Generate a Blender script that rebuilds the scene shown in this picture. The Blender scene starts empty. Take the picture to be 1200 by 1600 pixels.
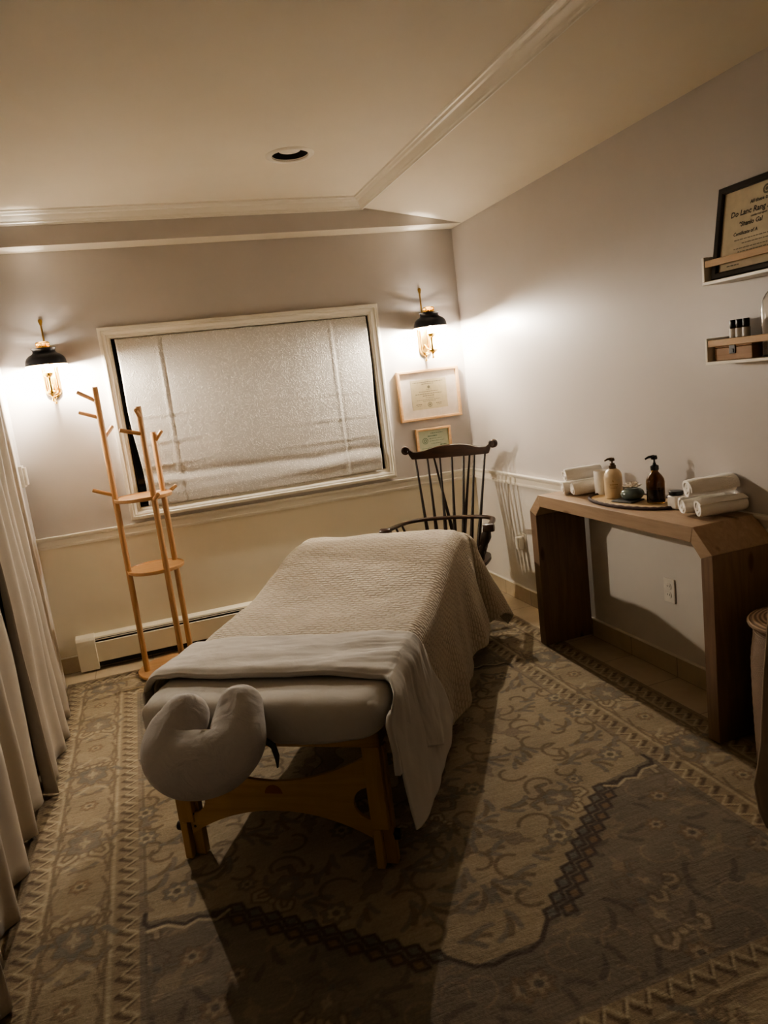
import bpy, bmesh, math, random
import numpy as np
from mathutils import Vector, Matrix, noise as mnoise

random.seed(7)
rng = np.random.default_rng(11)
SC = bpy.context.scene
COL = SC.collection
PI = math.pi

# ------------------------------------------------------------------ materials
MATS = {}

def srgb(r, g, b):
    f = lambda c: (c / 255 / 12.92) if c / 255 <= 0.04045 else ((c / 255 + 0.055) / 1.055) ** 2.4
    return (f(r), f(g), f(b), 1)

def new_mat(name):
    m = bpy.data.materials.new(name)
    m.use_nodes = True
    nt = m.node_tree
    b = nt.nodes['Principled BSDF']
    MATS[name] = m
    return m, nt, b

def coords(nt, kind='Object', scale=(1, 1, 1), rot=(0, 0, 0)):
    tc = nt.nodes.new('ShaderNodeTexCoord')
    mp = nt.nodes.new('ShaderNodeMapping')
    mp.inputs['Scale'].default_value = scale
    mp.inputs['Rotation'].default_value = rot
    nt.links.new(tc.outputs[kind], mp.inputs['Vector'])
    return mp.outputs['Vector']

def noise_tex(nt, vec, scale, detail=4, rough=.55, dist=0.0):
    n = nt.nodes.new('ShaderNodeTexNoise')
    n.inputs['Scale'].default_value = scale
    n.inputs['Detail'].default_value = detail
    n.inputs['Roughness'].default_value = rough
    n.inputs['Distortion'].default_value = dist
    nt.links.new(vec, n.inputs['Vector'])
    return n.outputs['Fac']

def ramp(nt, fac, stops, interp='LINEAR'):
    r = nt.nodes.new('ShaderNodeValToRGB')
    r.color_ramp.interpolation = interp
    e = r.color_ramp.elements
    e[0].position, e[0].color = stops[0]
    e[1].position, e[1].color = stops[1]
    for p, c in stops[2:]:
        x = e.new(p)
        x.color = c
    nt.links.new(fac, r.inputs['Fac'])
    return r.outputs['Color']

def mathn(nt, op, a, b=None, c=None):
    n = nt.nodes.new('ShaderNodeMath')
    n.operation = op
    for i, v in enumerate((a, b, c)):
        if v is None:
            continue
        if isinstance(v, (int, float)):
            n.inputs[i].default_value = v
        else:
            nt.links.new(v, n.inputs[i])
    return n.outputs[0]

def bump(nt, b, height, strength=.3, dist=.002):
    n = nt.nodes.new('ShaderNodeBump')
    n.inputs['Strength'].default_value = strength
    n.inputs['Distance'].default_value = dist
    nt.links.new(height, n.inputs['Height'])
    nt.links.new(n.outputs['Normal'], b.inputs['Normal'])
    return n

def scalec(c, k):
    return (min(1, c[0] * k), min(1, c[1] * k), min(1, c[2] * k), 1)

def paint(name, col, rough=.6, var=.06, bscale=180, bstr=.08, vscale=2.2):
    m, nt, b = new_mat(name)
    v = coords(nt)
    f = noise_tex(nt, v, vscale, 3)
    c = ramp(nt, f, [(.25, scalec(col, 1 - var)), (.75, scalec(col, 1 + var))])
    nt.links.new(c, b.inputs['Base Color'])
    b.inputs['Roughness'].default_value = rough
    bump(nt, b, noise_tex(nt, v, bscale, 2), bstr, .001)
    return m

def wood(name, c1, c2, axis='X', rough=.5, scale=1.0, knots=False, contrast=(.3, .7)):
    m, nt, b = new_mat(name)
    s = {'X': (1.2, 14, 14), 'Y': (14, 1.2, 14), 'Z': (14, 14, 1.2)}[axis]
    v = coords(nt, 'Object', tuple(k * scale for k in s))
    f = noise_tex(nt, v, 2.2, 6, .6, 1.2)
    c = ramp(nt, f, [(contrast[0], c1), (contrast[1], c2)])
    if knots:
        kv = coords(nt, 'Object', {'X': (3, 9, 9), 'Y': (9, 3, 9), 'Z': (9, 9, 3)}[axis])
        vo = nt.nodes.new('ShaderNodeTexVoronoi')
        vo.inputs['Scale'].default_value = 1.1
        nt.links.new(kv, vo.inputs['Vector'])
        k = ramp(nt, vo.outputs['Distance'], [(.0, (.16, .09, .05, 1)), (.16, (1, 1, 1, 1)), (.09, (.35, .25, .18, 1))])
        mx = nt.nodes.new('ShaderNodeMix')
        mx.data_type = 'RGBA'
        mx.blend_type = 'MULTIPLY'
        mx.inputs['Factor'].default_value = .8
        nt.links.new(c, mx.inputs[6])
        nt.links.new(k, mx.inputs[7])
        c = mx.outputs[2]
    nt.links.new(c, b.inputs['Base Color'])
    b.inputs['Roughness'].default_value = rough
    bump(nt, b, f, .12, .001)
    return m

def plain(name, col, rough=.5, metal=0.0, **kw):
    m, nt, b = new_mat(name)
    v = coords(nt)
    c = ramp(nt, noise_tex(nt, v, 30, 2), [(.3, scalec(col, .94)), (.7, scalec(col, 1.05))])
    nt.links.new(c, b.inputs['Base Color'])
    b.inputs['Roughness'].default_value = rough
    b.inputs['Metallic'].default_value = metal
    for k, x in kw.items():
        b.inputs[k].default_value = x
    return m

def fabric(name, col, rough=.9, weave=900, wstr=.25, wrinkle=.35, var=.06, wscale=9):
    m, nt, b = new_mat(name)
    v = coords(nt)
    f = noise_tex(nt, v, 4, 4)
    c = ramp(nt, f, [(.25, scalec(col, 1 - var)), (.75, scalec(col, 1 + var))])
    nt.links.new(c, b.inputs['Base Color'])
    b.inputs['Roughness'].default_value = rough
    b.inputs['Sheen Weight'].default_value = .15
    h1 = noise_tex(nt, v, weave, 2)
    h2 = noise_tex(nt, v, wscale, 5, .5, .8)
    h = mathn(nt, 'ADD', mathn(nt, 'MULTIPLY', h1, wstr * .25), mathn(nt, 'MULTIPLY', h2, wrinkle * 4))
    bump(nt, b, h, .5, .004)
    return m

LOWERR = paint('lower right wall paint', (.63, .595, .54, 1), .45, .025)  # same lower paint, its lit cream and shaded grey averaged into the colour
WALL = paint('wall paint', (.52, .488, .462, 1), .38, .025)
LOWERLIT = paint('lower wall paint lit', (.80, .74, .60, 1), .5, .025)  # cream wainscot paint, lightened in colour to imitate lamp light on it
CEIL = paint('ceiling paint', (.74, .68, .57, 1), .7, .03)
TRIM = paint('white trim gloss', (.80, .76, .67, 1), .28, .02, 60, .03)
WHITEMETAL = paint('heater enamel', (.80, .75, .62, 1), .35, .03, 60, .03)
BRASS = plain('polished brass', (.85, .58, .20, 1), .16, 1.0)
BRASSDARK = plain('aged brass rod', (.45, .28, .09, 1), .3, 1.0)
BLACKMETAL = plain('black enamel', (.008, .008, .011, 1), .32, .0)
WHITEENAMEL = plain('white enamel', (.85, .82, .74, 1), .4)
DARKGAP = plain('dark gap', (.006, .005, .004, 1), .6)
BAMBOO = wood('bamboo', (.38, .205, .092, 1), (.50, .295, .145, 1), 'Z', .42)
BAMBOOH = wood('bamboo disc', (.40, .22, .10, 1), (.53, .32, .16, 1), 'X', .42)
TABLEWOOD = wood('table maple', (.38, .23, .085, 1), (.48, .31, .125, 1), 'X', .4)
LEGWOOD = wood('leg maple', (.38, .23, .085, 1), (.48, .31, .125, 1), 'Z', .4)
DARKWOOD = wood('chair walnut', (.012, .005, .0025, 1), (.045, .017, .007, 1), 'X', .33)
DARKWOODZ = wood('chair walnut turned', (.008, .0035, .002, 1), (.024, .010, .0045, 1), 'Z', .35)
FRAMEWOOD = wood('pine frame', (.62, .38, .19, 1), (.74, .50, .28, 1), 'X', .5)
RAILWOOD = wood('birch rail', (.50, .33, .18, 1), (.62, .43, .25, 1), 'Y', .5)
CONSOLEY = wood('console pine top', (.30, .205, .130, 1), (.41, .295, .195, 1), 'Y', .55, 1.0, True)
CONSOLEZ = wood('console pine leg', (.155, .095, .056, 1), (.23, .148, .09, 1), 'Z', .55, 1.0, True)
BOXWOOD = wood('box wood', (.34, .19, .09, 1), (.48, .30, .16, 1), 'Y', .5)
ESPRESSO = plain('espresso frame', (.012, .006, .005, 1), .35)
MATBOARD = plain('mat board', (.70, .62, .54, 1), .8)
PAPER = plain('certificate paper', (.58, .50, .33, 1), .7)
PAPERGREEN = plain('pale green paper', (.50, .55, .42, 1), .7)
PAPERDIM = plain('cream parchment', (.66, .58, .43, 1), .7)
INK = plain('ink', (.05, .045, .04, 1), .7)
INKGREY = plain('grey ink', (.20, .18, .13, 1), .7)
INKGREEN = plain('green ink', (.16, .24, .17, 1), .7)
TOWEL = fabric('terry towel', (.88, .85, .80, 1), .95, 300, 5.0, .12, .04, 22)
LINEN = fabric('linen sheet', (.50, .475, .43, 1), .92, 900, .25, .5, .05, 7)
CUSHION = fabric('cushion cover', (.47, .445, .42, 1), .92, 700, .3, .9, .05, 16)
CURTAIN = fabric('curtain linen', (.52, .465, .39, 1), .9, 900, .3, .1, .05, 6)
CURTAINB = fabric('beige drape', (.40, .32, .23, 1), .9, 700, .4, .1, .05, 6)
GREYSTRAP = plain('grey strap', (.06, .065, .06, 1), .7)
BLACKPL = plain('black plastic', (.008, .008, .008, 1), .35)
BROWNPL = plain('brown pump plastic', (.10, .055, .022, 1), .35)
LOTION = plain('lotion bottle', (.72, .57, .38, 1), .35)
GOLDTEXT = plain('gold lettering', (.38, .22, .07, 1), .5)
CERAMICW = plain('white ceramic', (.70, .66, .60, 1), .3)
CELADON = plain('celadon glaze', (.13, .165, .15, 1), .15)
FLOWERW = plain('porcelain flower', (.88, .80, .70, 1), .45)
SLATE = plain('slate', (.09, .09, .085, 1), .7)
OUTLET = plain('outlet plastic', (.72, .68, .60, 1), .35)
EMBLEM = plain('emblem stain', (.24, .09, .035, 1), .5)
RATTANEDGE = plain('dark braid', (.045, .022, .018, 1), .75)

def glass_mat(name, col, rough=.05, trans=1.0, ior=1.45):
    m, nt, b = new_mat(name)
    b.inputs['Base Color'].default_value = col
    b.inputs['Roughness'].default_value = rough
    b.inputs['Transmission Weight'].default_value = trans
    b.inputs['IOR'].default_value = ior
    return m

AMBER = glass_mat('amber glass', (.34, .18, .05, 1), .05)
CLEAR = glass_mat('clear glass', (.95, .93, .9, 1), .03)
NIGHTGLASS = plain('night window glass', (.006, .006, .008, 1), .06)

def bulb_mat(name, strength):
    m = bpy.data.materials.new(name)
    m.use_nodes = True
    nt = m.node_tree
    nt.nodes.clear()
    o = nt.nodes.new('ShaderNodeOutputMaterial')
    e = nt.nodes.new('ShaderNodeEmission')
    e.inputs['Color'].default_value = (1, .91, .79, 1)
    e.inputs['Strength'].default_value = strength
    nt.links.new(e.outputs[0], o.inputs[0])
    return m
BULB = bulb_mat('lit bulb', 1150)
ARCGLOW = bulb_mat('added arc glow', 100)  # emission for an added ring that throws a light arc on the wall

def chimney_mat():
    m = bpy.data.materials.new('thin chimney glass')
    m.use_nodes = True
    nt = m.node_tree
    nt.nodes.clear()
    o = nt.nodes.new('ShaderNodeOutputMaterial')
    t = nt.nodes.new('ShaderNodeBsdfTransparent')
    t.inputs['Color'].default_value = (.97, .95, .92, 1)
    g_ = nt.nodes.new('ShaderNodeBsdfGlossy')
    g_.inputs['Roughness'].default_value = .05
    mx = nt.nodes.new('ShaderNodeMixShader')
    mx.inputs[0].default_value = .06
    nt.links.new(t.outputs[0], mx.inputs[1])
    nt.links.new(g_.outputs[0], mx.inputs[2])
    nt.links.new(mx.outputs[0], o.inputs[0])
    return m
CHIMNEY = chimney_mat()

def tile_mat(name, axis_u, axis_v, su, sv, c1, c2, grout):
    """stone tiles on a grid along two object axes"""
    m, nt, b = new_mat(name)
    tc = nt.nodes.new('ShaderNodeTexCoord')
    sp = nt.nodes.new('ShaderNodeSeparateXYZ')
    nt.links.new(tc.outputs['Object'], sp.inputs[0])
    cb = nt.nodes.new('ShaderNodeCombineXYZ')
    nt.links.new(sp.outputs[axis_u], cb.inputs[0])
    nt.links.new(sp.outputs[axis_v], cb.inputs[1])
    br = nt.nodes.new('ShaderNodeTexBrick')
    br.offset = 0
    br.inputs['Scale'].default_value = 1
    br.inputs['Mortar Size'].default_value = .003
    br.inputs['Mortar Smooth'].default_value = .2
    br.inputs['Brick Width'].default_value = su
    br.inputs['Row Height'].default_value = sv
    br.inputs['Color1'].default_value = c1
    br.inputs['Color2'].default_value = c2
    br.inputs['Mortar'].default_value = grout
    nt.links.new(cb.outputs[0], br.inputs['Vector'])
    mx = nt.nodes.new('ShaderNodeMix')
    mx.data_type = 'RGBA'
    mx.blend_type = 'MULTIPLY'
    mx.inputs['Factor'].default_value = .5
    n = noise_tex(nt, tc.outputs['Object'], 9, 6, .65, .6)
    nt.links.new(br.outputs['Color'], mx.inputs[6])
    nt.links.new(ramp(nt, n, [(.3, (.7, .66, .6, 1)), (.7, (1, 1, 1, 1))]), mx.inputs[7])
    nt.links.new(mx.outputs[2], b.inputs['Base Color'])
    b.inputs['Roughness'].default_value = .4
    bump(nt, b, mathn(nt, 'SUBTRACT', 1.0, br.outputs['Fac']), .4, .002)
    return m

TILE = tile_mat('floor tile', 0, 1, .33, .33, (.55, .46, .33, 1), (.50, .42, .30, 1), (.33, .27, .19, 1))
TILEX = tile_mat('base tile x', 0, 2, .33, .5, (.52, .43, .30, 1), (.48, .40, .28, 1), (.30, .25, .18, 1))
TILEY = tile_mat('base tile y', 1, 2, .33, .5, (.52, .43, .30, 1), (.48, .40, .28, 1), (.30, .25, .18, 1))

def quilt_mat():
    m, nt, b = new_mat('matelasse quilt')
    tc = nt.nodes.new('ShaderNodeTexCoord')
    mp = nt.nodes.new('ShaderNodeMapping')
    nt.links.new(tc.outputs['UV'], mp.inputs['Vector'])
    wob = noise_tex(nt, tc.outputs['UV'], 14, 3)
    br = nt.nodes.new('ShaderNodeTexBrick')
    br.offset = .5
    br.inputs['Scale'].default_value = 1
    br.inputs['Brick Width'].default_value = .034
    br.inputs['Row Height'].default_value = .021
    br.inputs['Mortar Size'].default_value = .0075
    br.inputs['Mortar Smooth'].default_value = 1.0
    vadd = nt.nodes.new('ShaderNodeVectorMath')
    vadd.operation = 'ADD'
    cmb = nt.nodes.new('ShaderNodeCombineXYZ')
    nt.links.new(mathn(nt, 'MULTIPLY', mathn(nt, 'SUBTRACT', wob, .5), .030), cmb.inputs[0])
    nt.links.new(mathn(nt, 'MULTIPLY', mathn(nt, 'SUBTRACT', wob, .5), -.024), cmb.inputs[1])
    nt.links.new(mp.outputs[0], vadd.inputs[0])
    nt.links.new(cmb.outputs[0], vadd.inputs[1])
    nt.links.new(vadd.outputs[0], br.inputs['Vector'])
    f = br.outputs['Fac']
    base = ramp(nt, noise_tex(nt, tc.outputs['UV'], 5, 4), [(.3, (.44, .385, .30, 1)), (.7, (.50, .445, .35, 1))])
    mx = nt.nodes.new('ShaderNodeMix')
    mx.data_type = 'RGBA'
    mx.blend_type = 'MULTIPLY'
    nt.links.new(mathn(nt, 'MULTIPLY', f, .35), mx.inputs[0])
    nt.links.new(base, mx.inputs[6])
    mx.inputs[7].default_value = (.55, .5, .42, 1)
    nt.links.new(mx.outputs[2], b.inputs['Base Color'])
    b.inputs['Roughness'].default_value = .92
    b.inputs['Sheen Weight'].default_value = .15
    h = mathn(nt, 'ADD', mathn(nt, 'MULTIPLY', mathn(nt, 'SUBTRACT', 1.0, f), 1.0), mathn(nt, 'MULTIPLY', noise_tex(nt, tc.outputs['UV'], 260, 2), .25))
    bump(nt, b, h, .6, .0048)
    return m
QUILT = quilt_mat()

def blind_mat():
    m, nt, b = new_mat('embossed ivory satin')
    v = coords(nt)
    n1 = noise_tex(nt, v, 62, 1, .4, .5)
    n2 = noise_tex(nt, v, 75, 0, .3, .0)
    line = mathn(nt, 'SMOOTH_MIN', mathn(nt, 'ABSOLUTE', mathn(nt, 'SUBTRACT', n1, .5)), 1.0, .01)
    line = ramp(nt, line, [(.0, (1, 1, 1, 1)), (.055, (0, 0, 0, 1))])
    gate = ramp(nt, n2, [(.40, (0, 0, 0, 1)), (.48, (1, 1, 1, 1))])
    mul = nt.nodes.new('ShaderNodeMix')
    mul.data_type = 'RGBA'
    mul.blend_type = 'MULTIPLY'
    mul.inputs[0].default_value = 1
    nt.links.new(line, mul.inputs[6])
    nt.links.new(gate, mul.inputs[7])
    h = mul.outputs[2]
    c = ramp(nt, h, [(0, (.55, .52, .47, 1)), (1, (.74, .70, .63, 1))])
    nt.links.new(c, b.inputs['Base Color'])
    b.inputs['Roughness'].default_value = .42
    b.inputs['Sheen Weight'].default_value = .2
    wr = noise_tex(nt, v, 6, 4, .5, .5)
    bump(nt, b, mathn(nt, 'ADD', mathn(nt, 'MULTIPLY', h, .6), mathn(nt, 'MULTIPLY', wr, 1.2)), .6, .005)
    return m
BLIND = blind_mat()

def weave_mat(name, c1, c2, scale, radial=False):
    m, nt, b = new_mat(name)
    v = coords(nt)
    w = nt.nodes.new('ShaderNodeTexWave')
    if radial:
        w.wave_type = 'RINGS'
        w.rings_direction = 'Z'
    else:
        w.bands_direction = 'Z'
    w.inputs['Scale'].default_value = scale
    w.inputs['Distortion'].default_value = .6
    nt.links.new(v, w.inputs['Vector'])
    n = noise_tex(nt, v, 160, 3)
    f = mathn(nt, 'ADD', mathn(nt, 'MULTIPLY', w.outputs['Fac'], .6), mathn(nt, 'MULTIPLY', n, .4))
    nt.links.new(ramp(nt, f, [(.25, c1), (.75, c2)]), b.inputs['Base Color'])
    b.inputs['Roughness'].default_value = .8
    bump(nt, b, f, .6, .004)
    return m
SEAGRASS = weave_mat('seagrass weave', (.16, .105, .068, 1), (.27, .19, .13, 1), 75)
SEAGRASSLID = weave_mat('seagrass lid weave', (.13, .078, .042, 1), (.30, .20, .12, 1), 22, True)
STRAW = weave_mat('straw coil', (.44, .31, .17, 1), (.62, .47, .28, 1), 46, True)

def rug_mat():
    m, nt, b = new_mat('hand tufted wool')
    at = nt.nodes.new('ShaderNodeAttribute')
    at.attribute_name = 'pattern'
    v = coords(nt)
    vs = coords(nt, 'Object', (3, 14, 3))
    n1 = noise_tex(nt, vs, 4.0, 5, .65, .6)
    n2 = noise_tex(nt, v, 120, 3, .6)
    mx = nt.nodes.new('ShaderNodeMix')
    mx.data_type = 'RGBA'
    mx.blend_type = 'MULTIPLY'
    mx.inputs[0].default_value = .75
    nt.links.new(at.outputs['Color'], mx.inputs[6])
    nt.links.new(ramp(nt, mathn(nt, 'ADD', mathn(nt, 'MULTIPLY', n1, .7), mathn(nt, 'MULTIPLY', n2, .3)), [(.3, (.62, .60, .57, 1)), (.7, (1.0, 1.0, 1.0, 1))]), mx.inputs[7])
    nt.links.new(mx.outputs[2], b.inputs['Base Color'])
    b.inputs['Roughness'].default_value = .95
    b.inputs['Sheen Weight'].default_value = .1
    h = mathn(nt, 'ADD', mathn(nt, 'MULTIPLY', n2, .6), mathn(nt, 'MULTIPLY', n1, 1.6))
    bump(nt, b, h, .55, .006)
    return m
RUG = rug_mat()

# ------------------------------------------------------------------ object helpers
def props(o, label=None, cat=None, group=None, kind=None):
    for k, v in (('label', label), ('category', cat), ('group', group), ('kind', kind)):
        if v:
            o[k] = v
    return o

def empty(name, loc=(0, 0, 0), rz=0.0, label=None, cat=None, group=None):
    o = bpy.data.objects.new(name, None)
    o.empty_display_size = .05
    COL.objects.link(o)
    o.location = loc
    o.rotation_euler = (0, 0, rz)
    return props(o, label, cat, group)

class MB:
    """collects shapes that belong to ONE mesh"""
    def __init__(s):
        s.v = []
        s.f = []
        s.m = []

    def add(s, verts, faces, mi=0):
        o = len(s.v)
        s.v += [tuple(p) for p in verts]
        s.f += [tuple(i + o for i in f) for f in faces]
        s.m += [mi] * len(faces)
        return s

    def box(s, lo, hi, mi=0, M=None):
        x0, y0, z0 = lo
        x1, y1, z1 = hi
        v = [Vector(p) for p in ((x0, y0, z0), (x1, y0, z0), (x1, y1, z0), (x0, y1, z0), (x0, y0, z1), (x1, y0, z1), (x1, y1, z1), (x0, y1, z1))]
        if M is not None:
            v = [M @ p for p in v]
        return s.add(v, [(3, 2, 1, 0), (4, 5, 6, 7), (0, 1, 5, 4), (1, 2, 6, 5), (2, 3, 7, 6), (3, 0, 4, 7)], mi)

    def tube(s, pts, rad, n=12, caps=True, mi=0, flat=1.0, up=None):
        pts = [Vector(p) for p in pts]
        if not hasattr(rad, '__len__'):
            rad = [rad] * len(pts)
        rings = []
        prev = None
        for i, p in enumerate(pts):
            a = pts[max(0, i - 1)]
            b = pts[min(len(pts) - 1, i + 1)]
            t = (b - a).normalized()
            if prev is None:
                ref = Vector(up) if up else (Vector((0, 0, 1)) if abs(t.z) < .9 else Vector((1, 0, 0)))
                x = ref.cross(t).normalized()
            else:
                x = (prev - t * prev.dot(t)).normalized()
            prev = x
            y = t.cross(x)
            rings.append([p + x * math.cos(2 * PI * k / n) * rad[i] + y * math.sin(2 * PI * k / n) * rad[i] * flat for k in range(n)])
        v = [q for r in rings for q in r]
        f = []
        for i in range(len(pts) - 1):
            for k in range(n):
                f.append((i * n + k, i * n + (k + 1) % n, (i + 1) * n + (k + 1) % n, (i + 1) * n + k))
        if caps:
            f.append(tuple(range(n - 1, -1, -1)))
            f.append(tuple((len(pts) - 1) * n + k for k in range(n)))
        return s.add(v, f, mi)

    def lathe(s, prof, c=(0, 0, 0), n=32, mi=0, M=None, sx=1, sy=1):
        """prof: list of (r, z); optionally (r, z, material)"""
        c = Vector(c)
        v = []
        idx = []
        for p in prof:
            r, z = p[0], p[1]
            if r < 1e-6:
                idx.append([len(v)])
                v.append(Vector((0, 0, z)))
            else:
                idx.append(list(range(len(v), len(v) + n)))
                v += [Vector((r * sx * math.cos(2 * PI * k / n), r * sy * math.sin(2 * PI * k / n), z)) for k in range(n)]
        f = []
        fm = []
        for i in range(len(prof) - 1):
            a, b = idx[i], idx[i + 1]
            mm = prof[i + 1][2] if len(prof[i + 1]) > 2 else mi
            for k in range(n):
                k2 = (k + 1) % n
                if len(a) == 1 and len(b) == 1:
                    continue
                if len(a) == 1:
                    f.append((a[0], b[k2], b[k]))
                elif len(b) == 1:
                    f.append((a[k], a[k2], b[0]))
                else:
                    f.append((a[k], a[k2], b[k2], b[k]))
                fm.append(mm)
        if M is not None:
            v = [M @ p for p in v]
        o = len(s.v)
        s.v += [tuple(p + c) for p in v]
        s.f += [tuple(i + o for i in q) for q in f]
        s.m += fm
        return s

    def prism(s, poly, axis, a, b, mi=0, M=None):
        """poly: 2D points; extruded along axis 'x' (poly=y,z), 'y' (poly=x,z) or 'z' (poly=x,y)"""
        def mk(p, t):
            q = {'x': (t, p[0], p[1]), 'y': (p[0], t, p[1]), 'z': (p[0], p[1], t)}[axis]
            return (M @ Vector(q)) if M is not None else Vector(q)
        n = len(poly)
        v = [mk(p, a) for p in poly] + [mk(p, b) for p in poly]
        f = [tuple(range(n)), tuple(range(2 * n - 1, n - 1, -1))]
        f += [(i, i + n, (i + 1) % n + n, (i + 1) % n) for i in range(n)]
        return s.add(v, f, mi)

    def rectsweep(s, x0, x1, z0, z1, prof, mi=0, flip=1):
        """mitred frame in the XZ plane. prof: (inset from the outer edge, y) points, open at the back"""
        rings = []
        for d, y in prof:
            rings.append([(x0 + d, y, z0 + d), (x1 - d, y, z0 + d), (x1 - d, y, z1 - d), (x0 + d, y, z1 - d)])
        v = [p for r in rings for p in r]
        f = []
        for i in range(len(prof) - 1):
            for k in range(4):
                f.append((i * 4 + k, i * 4 + (k + 1) % 4, (i + 1) * 4 + (k + 1) % 4, (i + 1) * 4 + k))
        return s.add(v, f, mi)

    def grid(s, P, mi=0, closed=False):
        """P: rows of points"""
        nr, nc = len(P), len(P[0])
        v = [p for r in P for p in r]
        f = []
        for i in range(nr - 1):
            for k in range(nc - 1 + (1 if closed else 0)):
                k2 = (k + 1) % nc
                f.append((i * nc + k, i * nc + k2, (i + 1) * nc + k2, (i + 1) * nc + k))
        return s.add(v, f, mi)

    def build(s, name, mat, parent=None, bevel=0, seg=2, smooth=40, fix=True, sub=0, solid=0, loc=None):
        me = bpy.data.meshes.new(name)
        me.from_pydata(s.v, [], s.f)
        mats = mat if isinstance(mat, (list, tuple)) else [mat]
        for m in mats:
            me.materials.append(m)
        if len(mats) > 1:
            me.polygons.foreach_set('material_index', s.m)
        me.validate()
        if fix:
            bm = bmesh.new()
            bm.from_mesh(me)
            bmesh.ops.recalc_face_normals(bm, faces=bm.faces)
            bm.to_mesh(me)
            bm.free()
        if smooth:
            me.shade_smooth()
            me.set_sharp_from_angle(angle=math.radians(smooth))
        me.update()
        o = bpy.data.objects.new(name, me)
        COL.objects.link(o)
        if parent:
            o.parent = parent
        if loc:
            o.location = loc
        if solid:
            md = o.modifiers.new('solid', 'SOLIDIFY')
            md.thickness = solid
            md.offset = 0
        if bevel:
            md = o.modifiers.new('bevel', 'BEVEL')
            md.width = bevel
            md.segments = seg
            md.limit_method = 'ANGLE'
        if sub:
            md = o.modifiers.new('sub', 'SUBSURF')
            md.levels = sub
            md.render_levels = sub
        return o

def copy_tree(o, parent=None):
    c = o.copy()
    COL.objects.link(c)
    if parent:
        c.parent = parent
    for ch in list(o.children):
        copy_tree(ch, c)
    return c

def struct(o):
    o['kind'] = 'structure'
    return o

def lerp(a, b, t):
    return a + (b - a) * t

def smooth01(t):
    t = max(0.0, min(1.0, t))
    return t * t * (3 - 2 * t)

def text_mesh(name, lines, mat, parent, M):
    """lines: (text, x, y, size, align). One flat mesh of lettering, x right, y up, placed with matrix M"""
    verts, faces = [], []
    dg = None
    for txt, x, y, size, al in lines:
        cu = bpy.data.curves.new('t', 'FONT')
        cu.body = txt
        cu.size = size
        cu.align_x = al
        cu.offset = size * .022
        cu.shear = .12
        cu.resolution_u = 2
        ob = bpy.data.objects.new('t', cu)
        COL.objects.link(ob)
        dg = bpy.context.evaluated_depsgraph_get()
        me = bpy.data.meshes.new_from_object(ob.evaluated_get(dg))
        k = len(verts)
        verts += [tuple(M @ Vector((v.co.x + x, v.co.y + y, 0))) for v in me.vertices]
        faces += [tuple(i + k for i in p.vertices) for p in me.polygons]
        bpy.data.objects.remove(ob)
        bpy.data.curves.remove(cu)
        bpy.data.meshes.remove(me)
    b = MB()
    b.add(verts, faces)
    return b.build(name, mat, parent, smooth=0, fix=False)

# ================================================================== ROOM
XL, XR, YB, YF = -2.825, 0.0, 0.0, -5.6
HS, HC, YS, XS = 2.426, 2.60, -.167, -.655      # soffit height, tray height, soffit face, slope edge
RAILZ = .803

# back wall with a window opening
WX0, WX1, WZ0, WZ1 = -2.225, -.648, .925, 1.926
b = MB()
xs = [XL - .1, WX0, WX1, XR + .1]
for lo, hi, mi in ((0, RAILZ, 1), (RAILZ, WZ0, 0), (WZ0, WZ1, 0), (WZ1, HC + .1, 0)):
    for i in range(3):
        if lo == WZ0 and i == 1:
            continue
        b.add([(xs[i], 0, lo), (xs[i + 1], 0, lo), (xs[i + 1], 0, hi), (xs[i], 0, hi)], [(0, 1, 2, 3)], mi)
for p, q in (((WX0, WZ0), (WX1, WZ0)), ((WX1, WZ0), (WX1, WZ1)), ((WX1, WZ1), (WX0, WZ1)), ((WX0, WZ1), (WX0, WZ0))):
    b.add([(p[0], 0, p[1]), (q[0], 0, q[1]), (q[0], .09, q[1]), (p[0], .09, p[1])], [(0, 1, 2, 3)], 0)
# boxed soffit that drops in front of the wall top
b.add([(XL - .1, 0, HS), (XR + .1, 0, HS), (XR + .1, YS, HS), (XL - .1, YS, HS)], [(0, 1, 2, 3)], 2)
b.add([(XL - .1, YS, HS), (XR + .1, YS, HS), (XR + .1, YS, HC), (XL - .1, YS, HC)], [(0, 1, 2, 3)], 0)
struct(b.build('wall_back', [WALL, LOWERLIT, CEIL], smooth=0, fix=False))

b = MB()
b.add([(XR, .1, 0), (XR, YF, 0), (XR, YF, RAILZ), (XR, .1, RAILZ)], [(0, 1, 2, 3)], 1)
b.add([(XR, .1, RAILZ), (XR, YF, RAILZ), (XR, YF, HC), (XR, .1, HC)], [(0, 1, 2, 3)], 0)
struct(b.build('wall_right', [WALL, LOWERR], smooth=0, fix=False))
b = MB()
b.add([(XL, .1, 0), (XL, YF, 0), (XL, YF, HC), (XL, .1, HC)], [(0, 1, 2, 3)])
struct(b.build('wall_left', WALL, smooth=0, fix=False))
b = MB()
b.add([(XL - .1, YF, 0), (XR + .1, YF, 0), (XR + .1, YF, HC), (XL - .1, YF, HC)], [(0, 1, 2, 3)])
struct(b.build('wall_front', WALL, smooth=0, fix=False))
b = MB()
b.box((XL - .1, YF - .1, -.05), (XR + .1, .1, 0))
struct(b.build('floor', TILE, smooth=0))
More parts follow.
